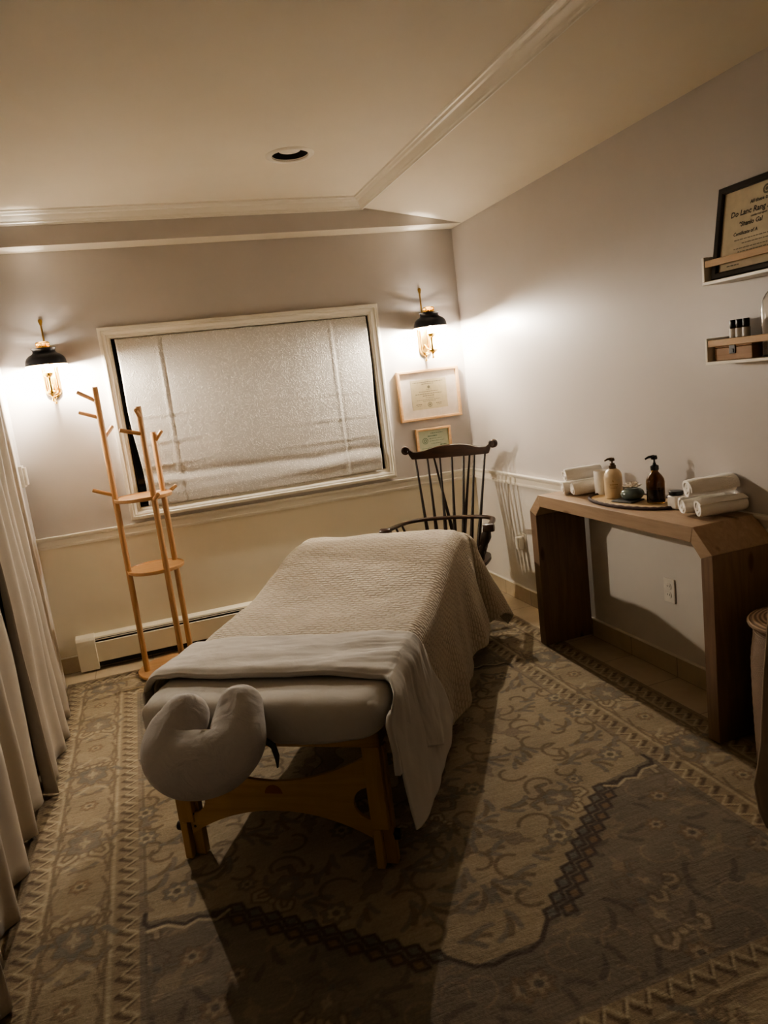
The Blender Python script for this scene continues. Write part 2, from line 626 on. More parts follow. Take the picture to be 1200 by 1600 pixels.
# tray ceiling, with a hole for the recessed light, then the slope down to the right wall
DLX, DLY, DLR = -1.266, -1.0, .090
b = MB()
n = 48
ring = [(DLX + DLR * math.cos(2 * PI * k / n), DLY + DLR * math.sin(2 * PI * k / n), HC) for k in range(n)]
bx0, bx1, by0, by1 = DLX - .3, DLX + .3, DLY - .3, DLY + .3
def onsq(a):
    c, s_ = math.cos(a), math.sin(a)
    k = .3 / max(abs(c), abs(s_))
    return (DLX + c * k, DLY + s_ * k, HC)
sq = [onsq(2 * PI * k / n) for k in range(n)]
b.add(ring + sq, [(k, (k + 1) % n, n + (k + 1) % n, n + k) for k in range(n)])
for x0, x1, y0, y1 in ((XL - .1, bx0, YF, YS), (bx1, XS, YF, YS), (bx0, bx1, YF, by0), (bx0, bx1, by1, YS)):
    b.add([(x0, y0, HC), (x1, y0, HC), (x1, y1, HC), (x0, y1, HC)], [(0, 1, 2, 3)])
ZL = 2.543
b.add([(XS, YF, HC), (XS, YS, HC), (XS, YS, ZL), (XS, YF, ZL)], [(0, 1, 2, 3)])
b.add([(XS, YF, ZL), (XS, YS, ZL), (XR + .001, YS, HS), (XR + .001, YF, HS)], [(0, 1, 2, 3)])
struct(b.build('ceiling', CEIL, smooth=0, fix=False))

# crown mouldings round the tray: profile (distance out into the room, z)
crown = [(0, ZL - .012), (.008, ZL - .012), (.010, ZL - .004), (.016, ZL), (.018, ZL + .008), (.030, ZL + .020), (.034, ZL + .032), (.044, ZL + .036), (.050, ZL + .046), (.058, ZL + .048), (.060, HC), (0, HC)]
b = MB()
v = []
for d, z in crown:
    v += [(XL - .1, YS - d, z), (XS - d, YS - d, z)]
f = [(2 * i, 2 * i + 1, 2 * i + 3, 2 * i + 2) for i in range(len(crown) - 1)]
b.add(v, f)
struct(b.build('trim_1', TRIM, smooth=30))
b = MB()
v = []
for d, z in crown:
    v += [(XS - d, YS - d, z), (XS - d, YF, z)]
b.add(v, f)
struct(b.build('trim_2', TRIM, smooth=30))
# chair rail
rail = [(0, .768), (.010, .768), (.012, .776), (.012, .782), (.008, .786), (.008, .812), (.012, .818), (.020, .822), (.024, .830), (.024, .837), (0, .839)]
for nm, a, c in (('trim_3', (XL, None), (XR, None)), ('trim_4', (None, 0), (None, -5.5))):
    b = MB()
    v = []
    for d, z in rail:
        v += [(XL, -d, z), (XR - d, -d, z)] if nm == 'trim_3' else [(-d, -d, z), (-d, -5.5, z)]
    b.add(v, [(2 * i, 2 * i + 1, 2 * i + 3, 2 * i + 2) for i in range(len(rail) - 1)])
    struct(b.build(nm, TRIM, smooth=30))
b = MB()
b.box((XL, -.010, 0), (XR - .010, 0, .098))
b.box((XL, -.013, .098), (XR - .013, 0, .104), 1)
struct(b.build('baseboard_back', [TILEX, TRIM], smooth=0, fix=False))
b = MB()
b.box((-.010, -5.5, 0), (0, -.0, .098))
b.box((-.013, -5.5, .098), (0, -.0, .104), 1)
struct(b.build('baseboard_right', [TILEY, TRIM], smooth=0, fix=False))

# window casing, dark reveal and glass behind the fabric
cas = [(0, 0), (0, -.030), (.010, -.034), (.018, -.034), (.020, -.024), (.030, -.026), (.040, -.022), (.044, -.014), (.056, -.014), (.060, -.008), (.064, -.008), (.066, .010)]
b = MB()
b.rectsweep(-2.289, -.585, .862, 1.990, cas)
wn = struct(b.build('window_1', TRIM, smooth=30))
b = MB()
b.box((WX0, .085, WZ0), (WX1, .095, WZ1))
b.build('window_pane', NIGHTGLASS, wn, smooth=0)
b = MB()
b.rectsweep(WX0, WX1, WZ0, WZ1, [(0, .08), (0, .02), (.012, .02), (.012, .08)])
b.build('window_sash', DARKGAP, wn, smooth=0)

# ================================================================== WINDOW FABRIC
def blind():
    x0, x1, z0, z1 = -2.206, -.664, .930, 1.921
    nx, nz = 150, 100
    P = []
    for j in range(nz + 1):
        t = j / nz
        z = lerp(z0, z1, t)
        row = []
        lx0 = x0 + .030 * smooth01(1 - t) + (.006 * math.sin(9 * t))
        lx1 = x1 - .012 * smooth01(1 - t) + .003 * math.sin(11 * t)
        for i in range(nx + 1):
            s = i / nx
            x = lerp(lx0, lx1, s)
            y = -.012 + .004 * mnoise.noise(Vector((x * 3, 0, z * 3)))
            # two vertical pressed folds, several horizontal ones and a sagging bottom tuck
            for fx in (-1.965, -.908):
                y -= .0035 * math.exp(-((x - fx) / .008) ** 2) - .0022 * math.exp(-((x - fx - .014) / .008) ** 2)
            for fz, k in ((1.46, .5), (1.30, .7), (1.165, .8)):
                side = max(math.exp(-((x + 2.03) / .22) ** 2), math.exp(-((x + .95) / .35) ** 2))
                y -= k * side * (.0028 * math.exp(-((z - fz - .01 * math.sin(3 * x)) / .012) ** 2) - .002 * math.exp(-((z - fz + .02) / .014) ** 2))
            dz = z - (1.045 + .018 * math.sin(2.2 * x + .4) + .012 * mnoise.noise(Vector((x * 4, 3, 0))))
            y -= .010 * math.exp(-(dz / .034) ** 2) * (.7 + .3 * math.sin(5 * x)) - .005 * math.exp(-((dz - .05) / .025) ** 2)
            y -= .010 * smooth01((1.05 - z) / .06)
            zz = z - .012 * (1 - t) * math.sin(2.0 * (x - x0)) * (1 - t)
            row.append((x, y, zz))
        P.append(row)
    b = MB()
    b.grid(P)
    o = b.build('window_fabric_blind', BLIND, smooth=60, solid=.004)
    return props(o, 'ivory embossed fabric panel with pressed folds covering the window', 'blind')
blind()

# ================================================================== WALL SCONCES
def sconce(x, label):
    r = empty('wall_sconce', (x, 0, 0), 0, label, 'wall lamp', 'pair of brass wall sconces beside the window')
    cy = -.132
    # wall plate: rounded-bottom brass loop plate
    b = MB()
    poly = []
    w, zt, zb = .043, 1.80, 1.672
    poly += [(w * math.cos(PI + PI * k / 16), zb + w * math.sin(PI + PI * k / 16)) for k in range(17)]
    poly += [(w, zt), (-w, zt)]
    b.prism(poly, 'y', -.010, 0)
    b.build('wall_plate', BRASS, r, bevel=.003)
    for k, rr in enumerate((.036, .026)):
        bb = MB()
        pts = [(-rr, -.014, 1.80)] + [(rr * math.cos(PI + PI * q / 12), -.014, zb + rr * math.sin(PI + PI * q / 12)) for q in range(13)] + [(rr, -.014, 1.80)]
        bb.tube(pts, .0042, 8)
        bb.build('plate_loop', BRASS, r)
    b = MB()
    b.lathe([(0, 1.592), (.008, 1.595), (.009, 1.602), (.005, 1.610), (.004, 1.62), (.010, 1.626), (.012, 1.632), (0, 1.634)], (0, -.012, 0), 16)
    b.build('bottom_finial', BRASS, r)
    # tall rod with ball top standing behind the shade
    b = MB()
    b.tube([(0, -.014, 1.79), (0, -.014, 2.035)], .0052, 10)
    b.lathe([(0, 2.03), (.008, 2.033), (.0075, 2.040), (.010, 2.046), (.0115, 2.054), (.009, 2.064), (0, 2.068)], (0, -.014, 0), 16)
    b.build('rod', BRASSDARK, r)
    # arm
    b = MB()
    b.tube([(0, -.010, 1.70), (0, -.05, 1.672), (0, -.10, 1.668), (0, cy, 1.676)], .0055, 10)
    b.build('arm', BRASS, r)
    # font column below the burner
    b = MB()
    b.lathe([(0, 1.604), (.007, 1.607), (.008, 1.614), (.004, 1.622), (.005, 1.634), (.022, 1.646), (.032, 1.652), (.033, 1.660), (.024, 1.663), (.010, 1.667), (.0085, 1.68), (.008, 1.715), (.011, 1.738), (.020, 1.744), (.027, 1.752), (.028, 1.762), (.023, 1.768), (.018, 1.770), (0, 1.771)], (0, cy, 0), 28)
    b.build('burner_column', BRASS, r)
    # bell shade: black outside, white inside
    prof_o = [(.110, 1.803), (.107, 1.806), (.106, 1.815), (.104, 1.830), (.097, 1.845), (.083, 1.858), (.067, 1.866), (.060, 1.873), (.0585, 1.882), (.062, 1.892), (.066, 1.895)]
    prof_i = [(p[0] - .003, p[1] - .001) for p in reversed(prof_o)]
    b = MB()
    b.lathe([(p[0], p[1], 0) for p in prof_o] + [(p[0], p[1], 1) for p in prof_i] + [(prof_o[0][0], prof_o[0][1], 1)], (0, cy, 0), 48)
    b.build('lamp_shade', [BLACKMETAL, WHITEENAMEL], r, fix=False)
    b = MB()
    b.tube([(.109 * math.cos(2 * PI * k / 40), cy + .109 * math.sin(2 * PI * k / 40), 1.8035) for k in range(41)], .0022, 6, False)
    b.build('shade_rim', BRASS, r)
    # brass gallery: pierced ring, plus a collar near the shade neck and a cap, added to narrow the upward light
    b = MB()
    b.lathe([(.024, 1.909), (.024, 1.893), (.0580, 1.889), (.0580, 1.892), (.034, 1.897), (.034, 1.903), (.028, 1.903), (.028, 1.909), (.024, 1.909)], (0, cy, 0), 32)
    for k in range(18):
        a = 2 * PI * k / 18
        b.tube([(.032 * math.cos(a), cy + .032 * math.sin(a), 1.902), (.033 * math.cos(a + .1), cy + .033 * math.sin(a + .1), 1.911), (.034 * math.cos(a), cy + .034 * math.sin(a), 1.921)], .0022, 6)
    b.lathe([(.019, 1.920), (.037, 1.920), (.037, 1.925), (.019, 1.925), (.019, 1.920)], (0, cy, 0), 32)
    b.build('gallery', BRASS, r)
    b = MB()
    b.tube([(-.034, cy, 1.926), (-.015, cy, 1.930), (.015, cy, 1.930), (.034, cy, 1.926)], .004, 8)
    b.tube([(0, cy + .034, 1.926), (0, -.05, 1.922), (0, -.014, 1.905)], .004, 8)
    b.build('holder', BRASSDARK, r)
    b = MB()
    b.lathe([(0, 1.779), (.007, 1.781), (.010, 1.792), (.0115, 1.806), (.011, 1.820), (.008, 1.832), (.004, 1.840), (0, 1.842)], (0, cy, 0), 20)
    b.build('bulb', BULB, r)
    b = MB()
    b.lathe([(0, 1.766), (.009, 1.767), (.009, 1.780), (0, 1.781)], (0, cy, 0), 16)
    b.build('candle_sleeve', WHITEENAMEL, r)
    b = MB()
    b.lathe([(.021, 1.770), (.026, 1.785), (.028, 1.800), (.026, 1.825), (.021, 1.850), (.020, 1.886)], (0, cy, 0), 28)
    ch = b.build('glass_chimney', CHIMNEY, r)
    b = MB()
    b.tube([(.013 * math.cos(2 * PI * k / 20), cy + .013 * math.sin(2 * PI * k / 20), 1.905) for k in range(21)], .0022, 6, False)  # added glow ring inside the gallery, lights the arc above the shade
    b.build('added_glow_ring', ARCGLOW, ch)
    return r
sconce(-2.575, 'brass wall sconce with black bell shade, lit, left of the window by the curtain')
sconce(-.277, 'brass wall sconce with black bell shade, lit, above the larger framed certificate')

# ================================================================== WALL CERTIFICATES
def squiggles(bm, x0, x1, z, y, h, gap=.2, seed=0):
    """a run of tiny dark strokes that reads as one illegible line of print"""
    rr = random.Random(seed)
    x = x0
    while x < x1:
        L = min(rr.uniform(.006, .016), x1 - x)
        bm.box((x, y, z - h / 2), (x + L, y + .0004, z + h / 2))
        x += L + .003

def wall_cert(x0, x1, z0, z1, label, big):
    r = empty('framed_certificate', ((x0 + x1) / 2, 0, (z0 + z1) / 2), 0, label, 'framed certificate', 'certificates on the back wall')
    hw, hh = (x1 - x0) / 2, (z1 - z0) / 2
    fw = .018 if big else .016
    b = MB()
    b.rectsweep(-hw, hw, -hh, hh, [(0, -.002), (0, -.024), (.003, -.026), (fw - .003, -.026), (fw, -.024), (fw, -.010)])
    b.build('frame', FRAMEWOOD, r, smooth=30)
    if big:
        b = MB()
        b.box((-hw + fw, -.011, -hh + fw), (hw - fw, -.004, hh - fw))
        b.build('mat_board', MATBOARD, r, smooth=0)
        pw, ph = .128, .098
        b = MB()
        b.box((-pw, -.0125, -ph + .002), (pw, -.010, ph + .002))
        p = b.build('certificate', PAPER, r, smooth=0)
        b = MB()
        y = -.0132
        squiggles(b, -.112, .100, .083, y, .0045, seed=1)
        squiggles(b, -.050, .036, .071, y, .004, seed=2)
        b.lathe([(0, 0), (.009, 0), (.009, .0004), (0, .0004)], n=14, M=Matrix.Translation((0, y, .049)) @ Matrix.Rotation(PI / 2, 4, 'X'))
        for k in range(6):
            a = k * PI / 3
            b.box((-.0012, 0, 0), (.0012, .0004, .0125), M=Matrix.Translation((0, y, .049)) @ Matrix.Rotation(a, 4, 'Y'))
        squiggles(b, -.018, .020, .033, y, .0025, seed=3)
        squiggles(b, -.072, .062, .020, y, .004, seed=4)
        squiggles(b, -.100, .090, .005, y, .0045, seed=5)
        squiggles(b, -.048, .036, -.008, y, .0055, seed=6)
        squiggles(b, -.030, .034, -.022, y, .003, seed=7)
        squiggles(b, -.095, .075, -.034, y, .003, seed=8)
        squiggles(b, -.050, .045, -.043, y, .003, seed=9)
        b.build('printed_text', INKGREY, p, smooth=0)
        for cx in (-.078, .066):
            b = MB()
            squiggles(b, cx - .024, cx + .020, -.062, y, .005, seed=10)
            squiggles(b, cx - .016, cx + .016, -.072, y, .003, seed=11)
            b.build('signature', INKGREY, p, smooth=0)
        b = MB()
        Mz = Matrix.Translation((-.003, y, -.068)) @ Matrix.Rotation(PI / 2, 4, 'X')
        b.lathe([(.013, 0), (.0165, 0), (.0165, .0005), (.013, .0005), (.013, 0)], n=24, M=Mz)
        b.lathe([(0, 0), (.006, 0), (.006, .0005), (0, .0005)], n=12, M=Mz)
        for k in range(8):
            a = k * PI / 4
            b.box((-.001, 0, .006), (.001, .0004, .013), M=Matrix.Translation((-.003, y, -.068)) @ Matrix.Rotation(a, 4, 'Y'))
        b.build('seal', INKGREY, p, smooth=0)
    else:
        b = MB()
        b.box((-hw + fw, -.010, -hh + fw), (hw - fw, -.004, hh - fw))
        p = b.build('certificate', PAPERGREEN, r, smooth=0)
        b = MB()
        y = -.0106
        squiggles(b, -.02, .07, .048, y, .004, seed=21)
        squiggles(b, -.04, .03, .030, y, .007, seed=22)
        squiggles(b, -.03, .06, .012, y, .003, seed=23)
        squiggles(b, -.03, .075, -.004, y, .003, seed=24)
        squiggles(b, -.02, .055, -.022, y, .003, seed=25)
        Mz = Matrix.Translation((-.062, y, .0)) @ Matrix.Rotation(PI / 2, 4, 'X')
        b.build('printed_text', INKGREEN, p, smooth=0)
        b = MB()
        b.lathe([(.017, 0), (.021, 0), (.021, .0005), (.017, .0005), (.017, 0)], n=24, M=Mz)
        b.lathe([(.006, 0), (.011, 0), (.011, .0005), (.006, .0005), (.006, 0)], n=16, M=Mz)
        b.build('seal', INKGREEN, p, smooth=0)
        for a_, c_, z_, h_ in ((.045, .09, -.036, .008), (-.09, .0, -.05, .004)):
            b = MB()
            squiggles(b, a_, c_, z_, y, h_, seed=26)
            b.build('signature', INKGREEN, p, smooth=0)
    return r
wall_cert(-.505, -.063, 1.210, 1.543, 'larger framed certificate with wide mat in a pale wood frame under the sconce', True)
wall_cert(-.414, -.160, .982, 1.153, 'small framed pale green certificate in thin wood frame, partly behind the chair', False)

# ================================================================== BASEBOARD HEATER
hr = empty('baseboard_heater', (0, 0, 0), 0, 'cream metal baseboard heater with dark slots along the back wall', 'heater')
b = MB()
b.prism([(-.002, .205), (-.012, .218), (-.055, .206), (-.058, .196), (-.054, .196), (-.052, .202), (-.014, .212), (-.002, .200)], 'x', -2.63, -.25)
b.build('top_cover', WHITEMETAL, hr, smooth=20)
b = MB()
b.prism([(-.064, .052), (-.066, .056), (-.066, .172), (-.062, .176), (-.060, .172), (-.060, .052)], 'x', -2.63, -.25)
b.build('front_panel', WHITEMETAL, hr, smooth=20)
b = MB()
b.prism([(-.0545, .184), (-.060, .1885), (-.058, .191), (-.052, .188)], 'x', -2.62, -.25)
b.build('damper_blade', WHITEMETAL, hr, smooth=20)
b = MB()
b.box((-2.62, -.046, .02), (-.25, -.011, .19))
b.build('fin_core', DARKGAP, hr, smooth=0)
b = MB()
b.prism([(-.002, .012), (-.074, .012), (-.074, .165), (-.072, .196), (-.060, .212), (-.012, .222), (-.002, .220)], 'x', -2.722, -2.615)
b.build('end_cap', WHITEMETAL, hr, bevel=.003)

# ================================================================== SWITCH, OUTLETS
def outlet(name, y, z, label, cat, adapter=False):
    r = empty(name, (0, y, z), 0, label, cat)
    b = MB()
    b.box((-.008, -.036, -.057), (-.001, .036, .057))
    b.build('cover_plate', OUTLET, r, bevel=.003)
    for dz in (.02, -.02):
        b = MB()
        n_ = 20
        poly = [(.017 * math.cos(2 * PI * k / n_), dz + max(-.0135, min(.0135, .017 * math.sin(2 * PI * k / n_)))) for k in range(n_)]
        b.prism(poly, 'x', -.0105, -.008)
        s_ = b.build('socket', OUTLET, r, smooth=0)
        b = MB()
        b.box((-.0109, -.0085, dz - .003), (-.0100, -.0060, dz + .007))
        b.box((-.0109, .0060, dz - .003), (-.0100, .0085, dz + .006))
        b.lathe([(0, 0), (.0026, 0), (.0026, .0006), (0, .0006)], n=10, M=Matrix.Translation((-.0104, 0, dz - .0085)) @ Matrix.Rotation(PI / 2, 4, 'Y'))
        b.build('slot', DARKGAP, s_, smooth=0)
    if adapter:
        b = MB()
        b.box((-.052, -.022, -.040), (-.011, .026, .040))
        b.build('plug_adapter', OUTLET, r, bevel=.006)
    return r
outlet('wall_outlet', -1.948, .410, 'white duplex wall outlet seen under the wooden console table', 'outlet')
outlet('wall_outlet', -.618, .405, 'white wall outlet with plugged adapter between the chair and the console', 'outlet', True)
r = empty('light_switch', (XL, -.085, 1.215), 0, 'cream switch plate on the narrow wall strip beside the curtain', 'light switch')
b = MB()
b.box((.001, -.036, -.060), (.020, .036, .060))
b.build('cover_plate', OUTLET, r, bevel=.003)
b = MB()
b.box((.020, -.030, -.050), (.034, .030, .050))
b.build('rocker', OUTLET, r, bevel=.003)

# ================================================================== RECESSED DOWNLIGHT
r = empty('recessed_downlight', (DLX, DLY, HC), 0, 'unlit recessed ceiling light with white ring and dark baffle', 'ceiling light')
b = MB()
b.lathe([(.086, .004), (.088, -.005), (.094, -.008), (.108, -.007), (.116, -.001), (.116, .0), (.102, .0), (.086, .004)], n=48)
b.build('trim_ring', TRIM, r)
b = MB()
b.lathe([(.0872, -.002), (.086, .02), (.080, .05), (.074, .085), (.0, .087)], n=48)
b.build('baffle', DARKGAP, r, fix=False)
b = MB()
b.lathe([(0, .012), (.036, .013), (.052, .018), (.060, .028), (.060, .045), (0, .06)], n=32)
b.build('bulb_face', WHITEENAMEL, r)

# ================================================================== COAT RACK
def coat_rack():
    cx, cy = -2.195, -.345
    r = empty('coat_rack', (cx, cy, 0), 0, 'three-pole bamboo coat rack with two round shelves before the window', 'coat rack')
    b = MB()
    b.lathe([(0, .0150), (.196, .0150), (.200, .016), (.200, .027), (.196, .031), (0, .031)], n=48)
    b.build('base_disc', BAMBOOH, r, smooth=30)
    ang = [math.radians(a) for a in (182, 291, 42)]
    R_ = .148
    pos = [(R_ * math.cos(a), R_ * math.sin(a)) for a in ang]
    tops = (1.652, 1.522, 1.372)
    pegs = [
        [(1.575, (-.080, .010, .052)), (1.487, (-.088, .02, .036)), (1.375, (.045, .05, .05)), (1.06, (-.092, -.01, .040))],
        [(1.470, (-.012, -.10, .030)), (1.375, (-.098, -.035, .032)), (1.02, (.020, -.09, .03))],
        [(1.315, (.042, -.020, .052)), (1.00, (.068, .012, .046))],
    ]
    for (px, py), zt, pg in zip(pos, tops, pegs):
        b = MB()
        b.tube([(px, py, .030), (px, py, .45), (px, py, .9), (px, py, zt - .002), (px, py, zt)], [.0165, .0165, .0165, .0165, .015], 18)
        p = b.build('pole', BAMBOO, r, smooth=50)
        for z, d in pg:
            bb = MB()
            d = Vector(d) * 1.15
            a0 = Vector((px, py, z)) + d.normalized() * .012
            bb.tube([a0, Vector((px, py, z)) + d * .96, Vector((px, py, z)) + d], [.0108, .0108, .0096], 14)
            bb.build('peg', BAMBOO, p, smooth=50)
    for z in (1.026, .618):
        b = MB()
        b.lathe([(0, z - .009), (.151, z - .009), (.156, z - .005), (.157, z + .010), (.154, z + .012), (.150, z + .006), (0, z + .006)], n=48)
        b.build('round_shelf', BAMBOOH, r, smooth=30)
coat_rack()

# ================================================================== MASSAGE TABLE (local frame: x = across, y = from head to foot)
TA = math.radians(-32.5)
HX, HY = -1.965, -2.50
TM = Matrix.Translation((HX, HY, 0)) @ Matrix.Rotation(TA, 4, 'Z')
PADZ = .618
def massage_table():
    r = empty('massage_table', (HX, HY, 0), TA, 'wooden portable massage table with arched end panel and padded top', 'massage table')
    b = MB()
    for x in (-.36, .33):
        b.box((x, .02, .445), (x + .03, 1.82, .528))
    for y in (.02, .90, 1.79):
        b.box((-.36, y, .445), (.36, y + .03, .528))
    b.build('frame', TABLEWOOD, r, bevel=.003)
    # padded top
    b = MB()
    b.box((-.385, -.04, .530), (.385, 1.83, .606))
    b.build('padded_top', LINEN, r, bevel=.03, seg=4)
    for side, x in ((-1, -.347), (1, .318)):
        for y in (.085, 1.77):
            b = MB()
            sgn = 1 if y < 1 else -1
            # outer upper rail and inner sliding foot
            b.box((x - .030, y - .030, .150), (x + .026, y - .004, .50))
            b.box((x - .024, y - .003, .0150), (x + .034, y + .026, .42))
            b.box((x - .028, y - .030, .0150), (x - .002, y - .004, .150))
            lg = b.build('leg', LEGWOOD, r, bevel=.003)
            b = MB()
            b.tube([(x - .036 if side < 0 else x + .036, y, .120), (x - .052 if side < 0 else x + .052, y, .120)], [.018, .016], 14)
            b.tube([(x - .03 if side < 0 else x + .03, y + .0, .120), (x - .04 if side < 0 else x + .04, y, .120)], [.006, .006], 8)
            b.build('knob', DARKWOODZ, lg)
    # arched end panels with round cut-outs beside the legs
    def panel(y0, y1):
        L, Rr = -.335, .306
        pts = []
        pts.append((L, .108))
        for k in range(1, 24):
            t = k / 24
            x = lerp(L, Rr, t)
            z = .108 + .094 * (1 - abs(2 * t - 1) ** 2.1)
            pts.append((x, z))
        pts.append((Rr, .108))
        pts.append((Rr, .180))
        for k in range(0, 13):
            a = -PI / 2 - PI * k / 12
            pts.append((Rr - .004 + .062 * math.cos(a), .236 + .056 * math.sin(a)))
        pts.append((Rr, .292))
        pts.append((Rr, .398))
        for k in range(1, 24):
            t = 1 - k / 24
            x = lerp(L, Rr, t)
            z = .304 + .094 * abs(2 * t - 1) ** 1.9
            pts.append((x, z))
        pts.append((L, .398))
        pts.append((L, .292))
        for k in range(0, 13):
            a = PI / 2 - PI * k / 12
            pts.append((L + .004 + .062 * math.cos(a), .236 + .056 * math.sin(a)))
        pts.append((L, .180))
        b = MB()
        # strip fan: triangulated by bmesh
        bm = bmesh.new()
        lo = [bm.verts.new((x, y0, z)) for x, z in pts]
        fa = bm.faces.new(lo)
        ex = bmesh.ops.extrude_face_region(bm, geom=[fa])
        for g in ex['geom']:
            if isinstance(g, bmesh.types.BMVert):
                g.co.y = y1
        bmesh.ops.recalc_face_normals(bm, faces=bm.faces)
        bmesh.ops.triangulate(bm, faces=[q for q in bm.faces if len(q.verts) > 4])
        me = bpy.data.meshes.new('end_panel')
        bm.to_mesh(me)
        bm.free()
        me.materials.append(TABLEWOOD)
        o = bpy.data.objects.new('end_panel', me)
        COL.objects.link(o)
        o.parent = r
        return o
    p = panel(.060, .072)
    for x, z in ((-.322, .135), (-.322, .180), (.292, .125), (.292, .172), (.292, .305), (.292, .385)):
        b = MB()
        b.lathe([(0, 0), (.0045, 0), (.004, .002), (0, .002)], n=10, M=Matrix.Translation((x, .060, z)) @ Matrix.Rotation(PI / 2, 4, 'X'))
        b.build('bolt', BLACKPL, p)
    b = MB()
    n_ = 16
    b.prism([(.030 * math.cos(PI * k / n_) - .022, .262 + .030 * math.sin(PI * k / n_)) for k in range(n_ + 1)], 'y', .0594, .061)
    b.build('emblem', EMBLEM, p, smooth=0)
    panel(1.78, 1.792)
    # face cradle: arms from the table end, platform under the cushion and hanging strap
    b = MB()
    for x in (-.18, -.02):
        b.tube([(x, .05, .50), (x, -.07, .50), (x, -.12, .505)], .009, 10)
    b.tube([(-.18, -.10, .503), (-.02, -.10, .503)], .008, 10)
    b.build('cradle_arm', LEGWOOD, r)
    b = MB()
    b.tube([(.022, -.085, .520), (.050, -.082, .522), (.072, -.082, .505), (.080, -.084, .470), (.078, -.086, .440)], [.010, .013, .015, .014, .006], 10, flat=.4)
    b.build('strap', GREYSTRAP, r)
    return r
massage_table()

def tobj(name, P, mat, label, cat, uv=None, solid=.006, smooth=80, sub=0, parent=None, loc=True):
    """a cloth grid given in table coordinates"""
    nr, nc = len(P), len(P[0])
    me = bpy.data.meshes.new(name)
    f = [(i * nc + k, i * nc + k + 1, (i + 1) * nc + k + 1, (i + 1) * nc + k) for i in range(nr - 1) for k in range(nc - 1)]
    me.from_pydata([p for row in P for p in row], [], f)
    me.materials.append(mat)
    if uv:
        ul = me.uv_layers.new(name='UVMap')
        flat = [q for row in uv for q in row]
        for lp in me.loops:
            ul.data[lp.index].uv = flat[lp.vertex_index]
    me.shade_smooth()
    o = bpy.data.objects.new(name, me)
    COL.objects.link(o)
    if parent:
        o.parent = parent
    else:
        o.location = (HX, HY, 0)
        o.rotation_euler = (0, 0, TA)
    if solid:
        md = o.modifiers.new('solid', 'SOLIDIFY')
        md.thickness = solid
        md.offset = 1
    if sub:
        md = o.modifiers.new('sub', 'SUBSURF')
        md.levels = sub
        md.render_levels = sub
    return props(o, label, cat)

def fbm(x, y, z=0.0, oct=3):
    s, a = 0.0, 1.0
    for _ in range(oct):
        s += a * mnoise.noise(Vector((x, y, z)))
        x, y, z, a = x * 2.03, y * 2.03, z * 2.03, a * .5
    return s

# top surface height along the table: flat, then a bolster under the quilt near the foot
def ftop(s, t):
    h = PADZ + .012
    h += .098 * smooth01((s - .80) / .72) * (1 - smooth01((s - 1.62) / .26) * .75)
    h += .007 * fbm(s * 3, t * 3, 5) + .0035 * fbm(s * 9, t * 7, 8)
    return h

def drape(a, bb, half=.345, foot=1.86, r=.06, lhalf=.372, flare=.10, off=0.0, amp=.02, top=ftop, corner=.20, freq=11.0):
    if a < 0:
        half = lhalf
        flare = -.01
    ax = max(abs(a) - half, 0.0) * (1 if a > 0 else -1)
    by = max(bb - foot, 0.0)
    ca = max(-half, min(half, a))
    cb = min(bb, foot)
    d = math.hypot(ax, by)
    if ax and by:
        d *= 1 - .15 * 2 * abs(ax) * by / (d * d)
    z0 = top(cb, ca) + off
    if d < 1e-7:
        # soften the edge of the top
        e = smooth01((abs(a) - (half - .05)) / .05)
        return (ca, cb, z0 - .004 * e)
    hy_ = math.hypot(ax, by)
    nx, ny = ax / hy_, by / hy_
    cor = 2 * abs(nx * ny)
    r = r + .055 * cor
    d0 = r * PI / 2
    fl = flare + corner * cor
    if d < d0:
        sp = r * math.sin(d / r)
        dr = r * (1 - math.cos(d / r))
        k = 0
    else:
        k = d - d0
        sp = r + k * fl
        dr = r + k * math.sqrt(max(.05, 1 - fl * fl))
    per = (cb * freq) + math.atan2(by, abs(ax) + 1e-9) * 6.0 + ca * 9
    w = amp * smooth01(k / .45) * (math.sin(per) + .5 * math.sin(2.3 * per + 1.3))
    w += .010 * fbm(cb * 5, d * 3, a * 2) * smooth01(k / .2)
    sp += off + w
    z = z0 - .004 - dr
    x, y = ca + nx * sp, cb + ny * sp
    if z < .016:
        ex = .016 - z
        x += nx * ex * .8
        y += ny * ex * .8
        z = .016 + .004 * math.sin(per * 2)
    return (x, y, z)

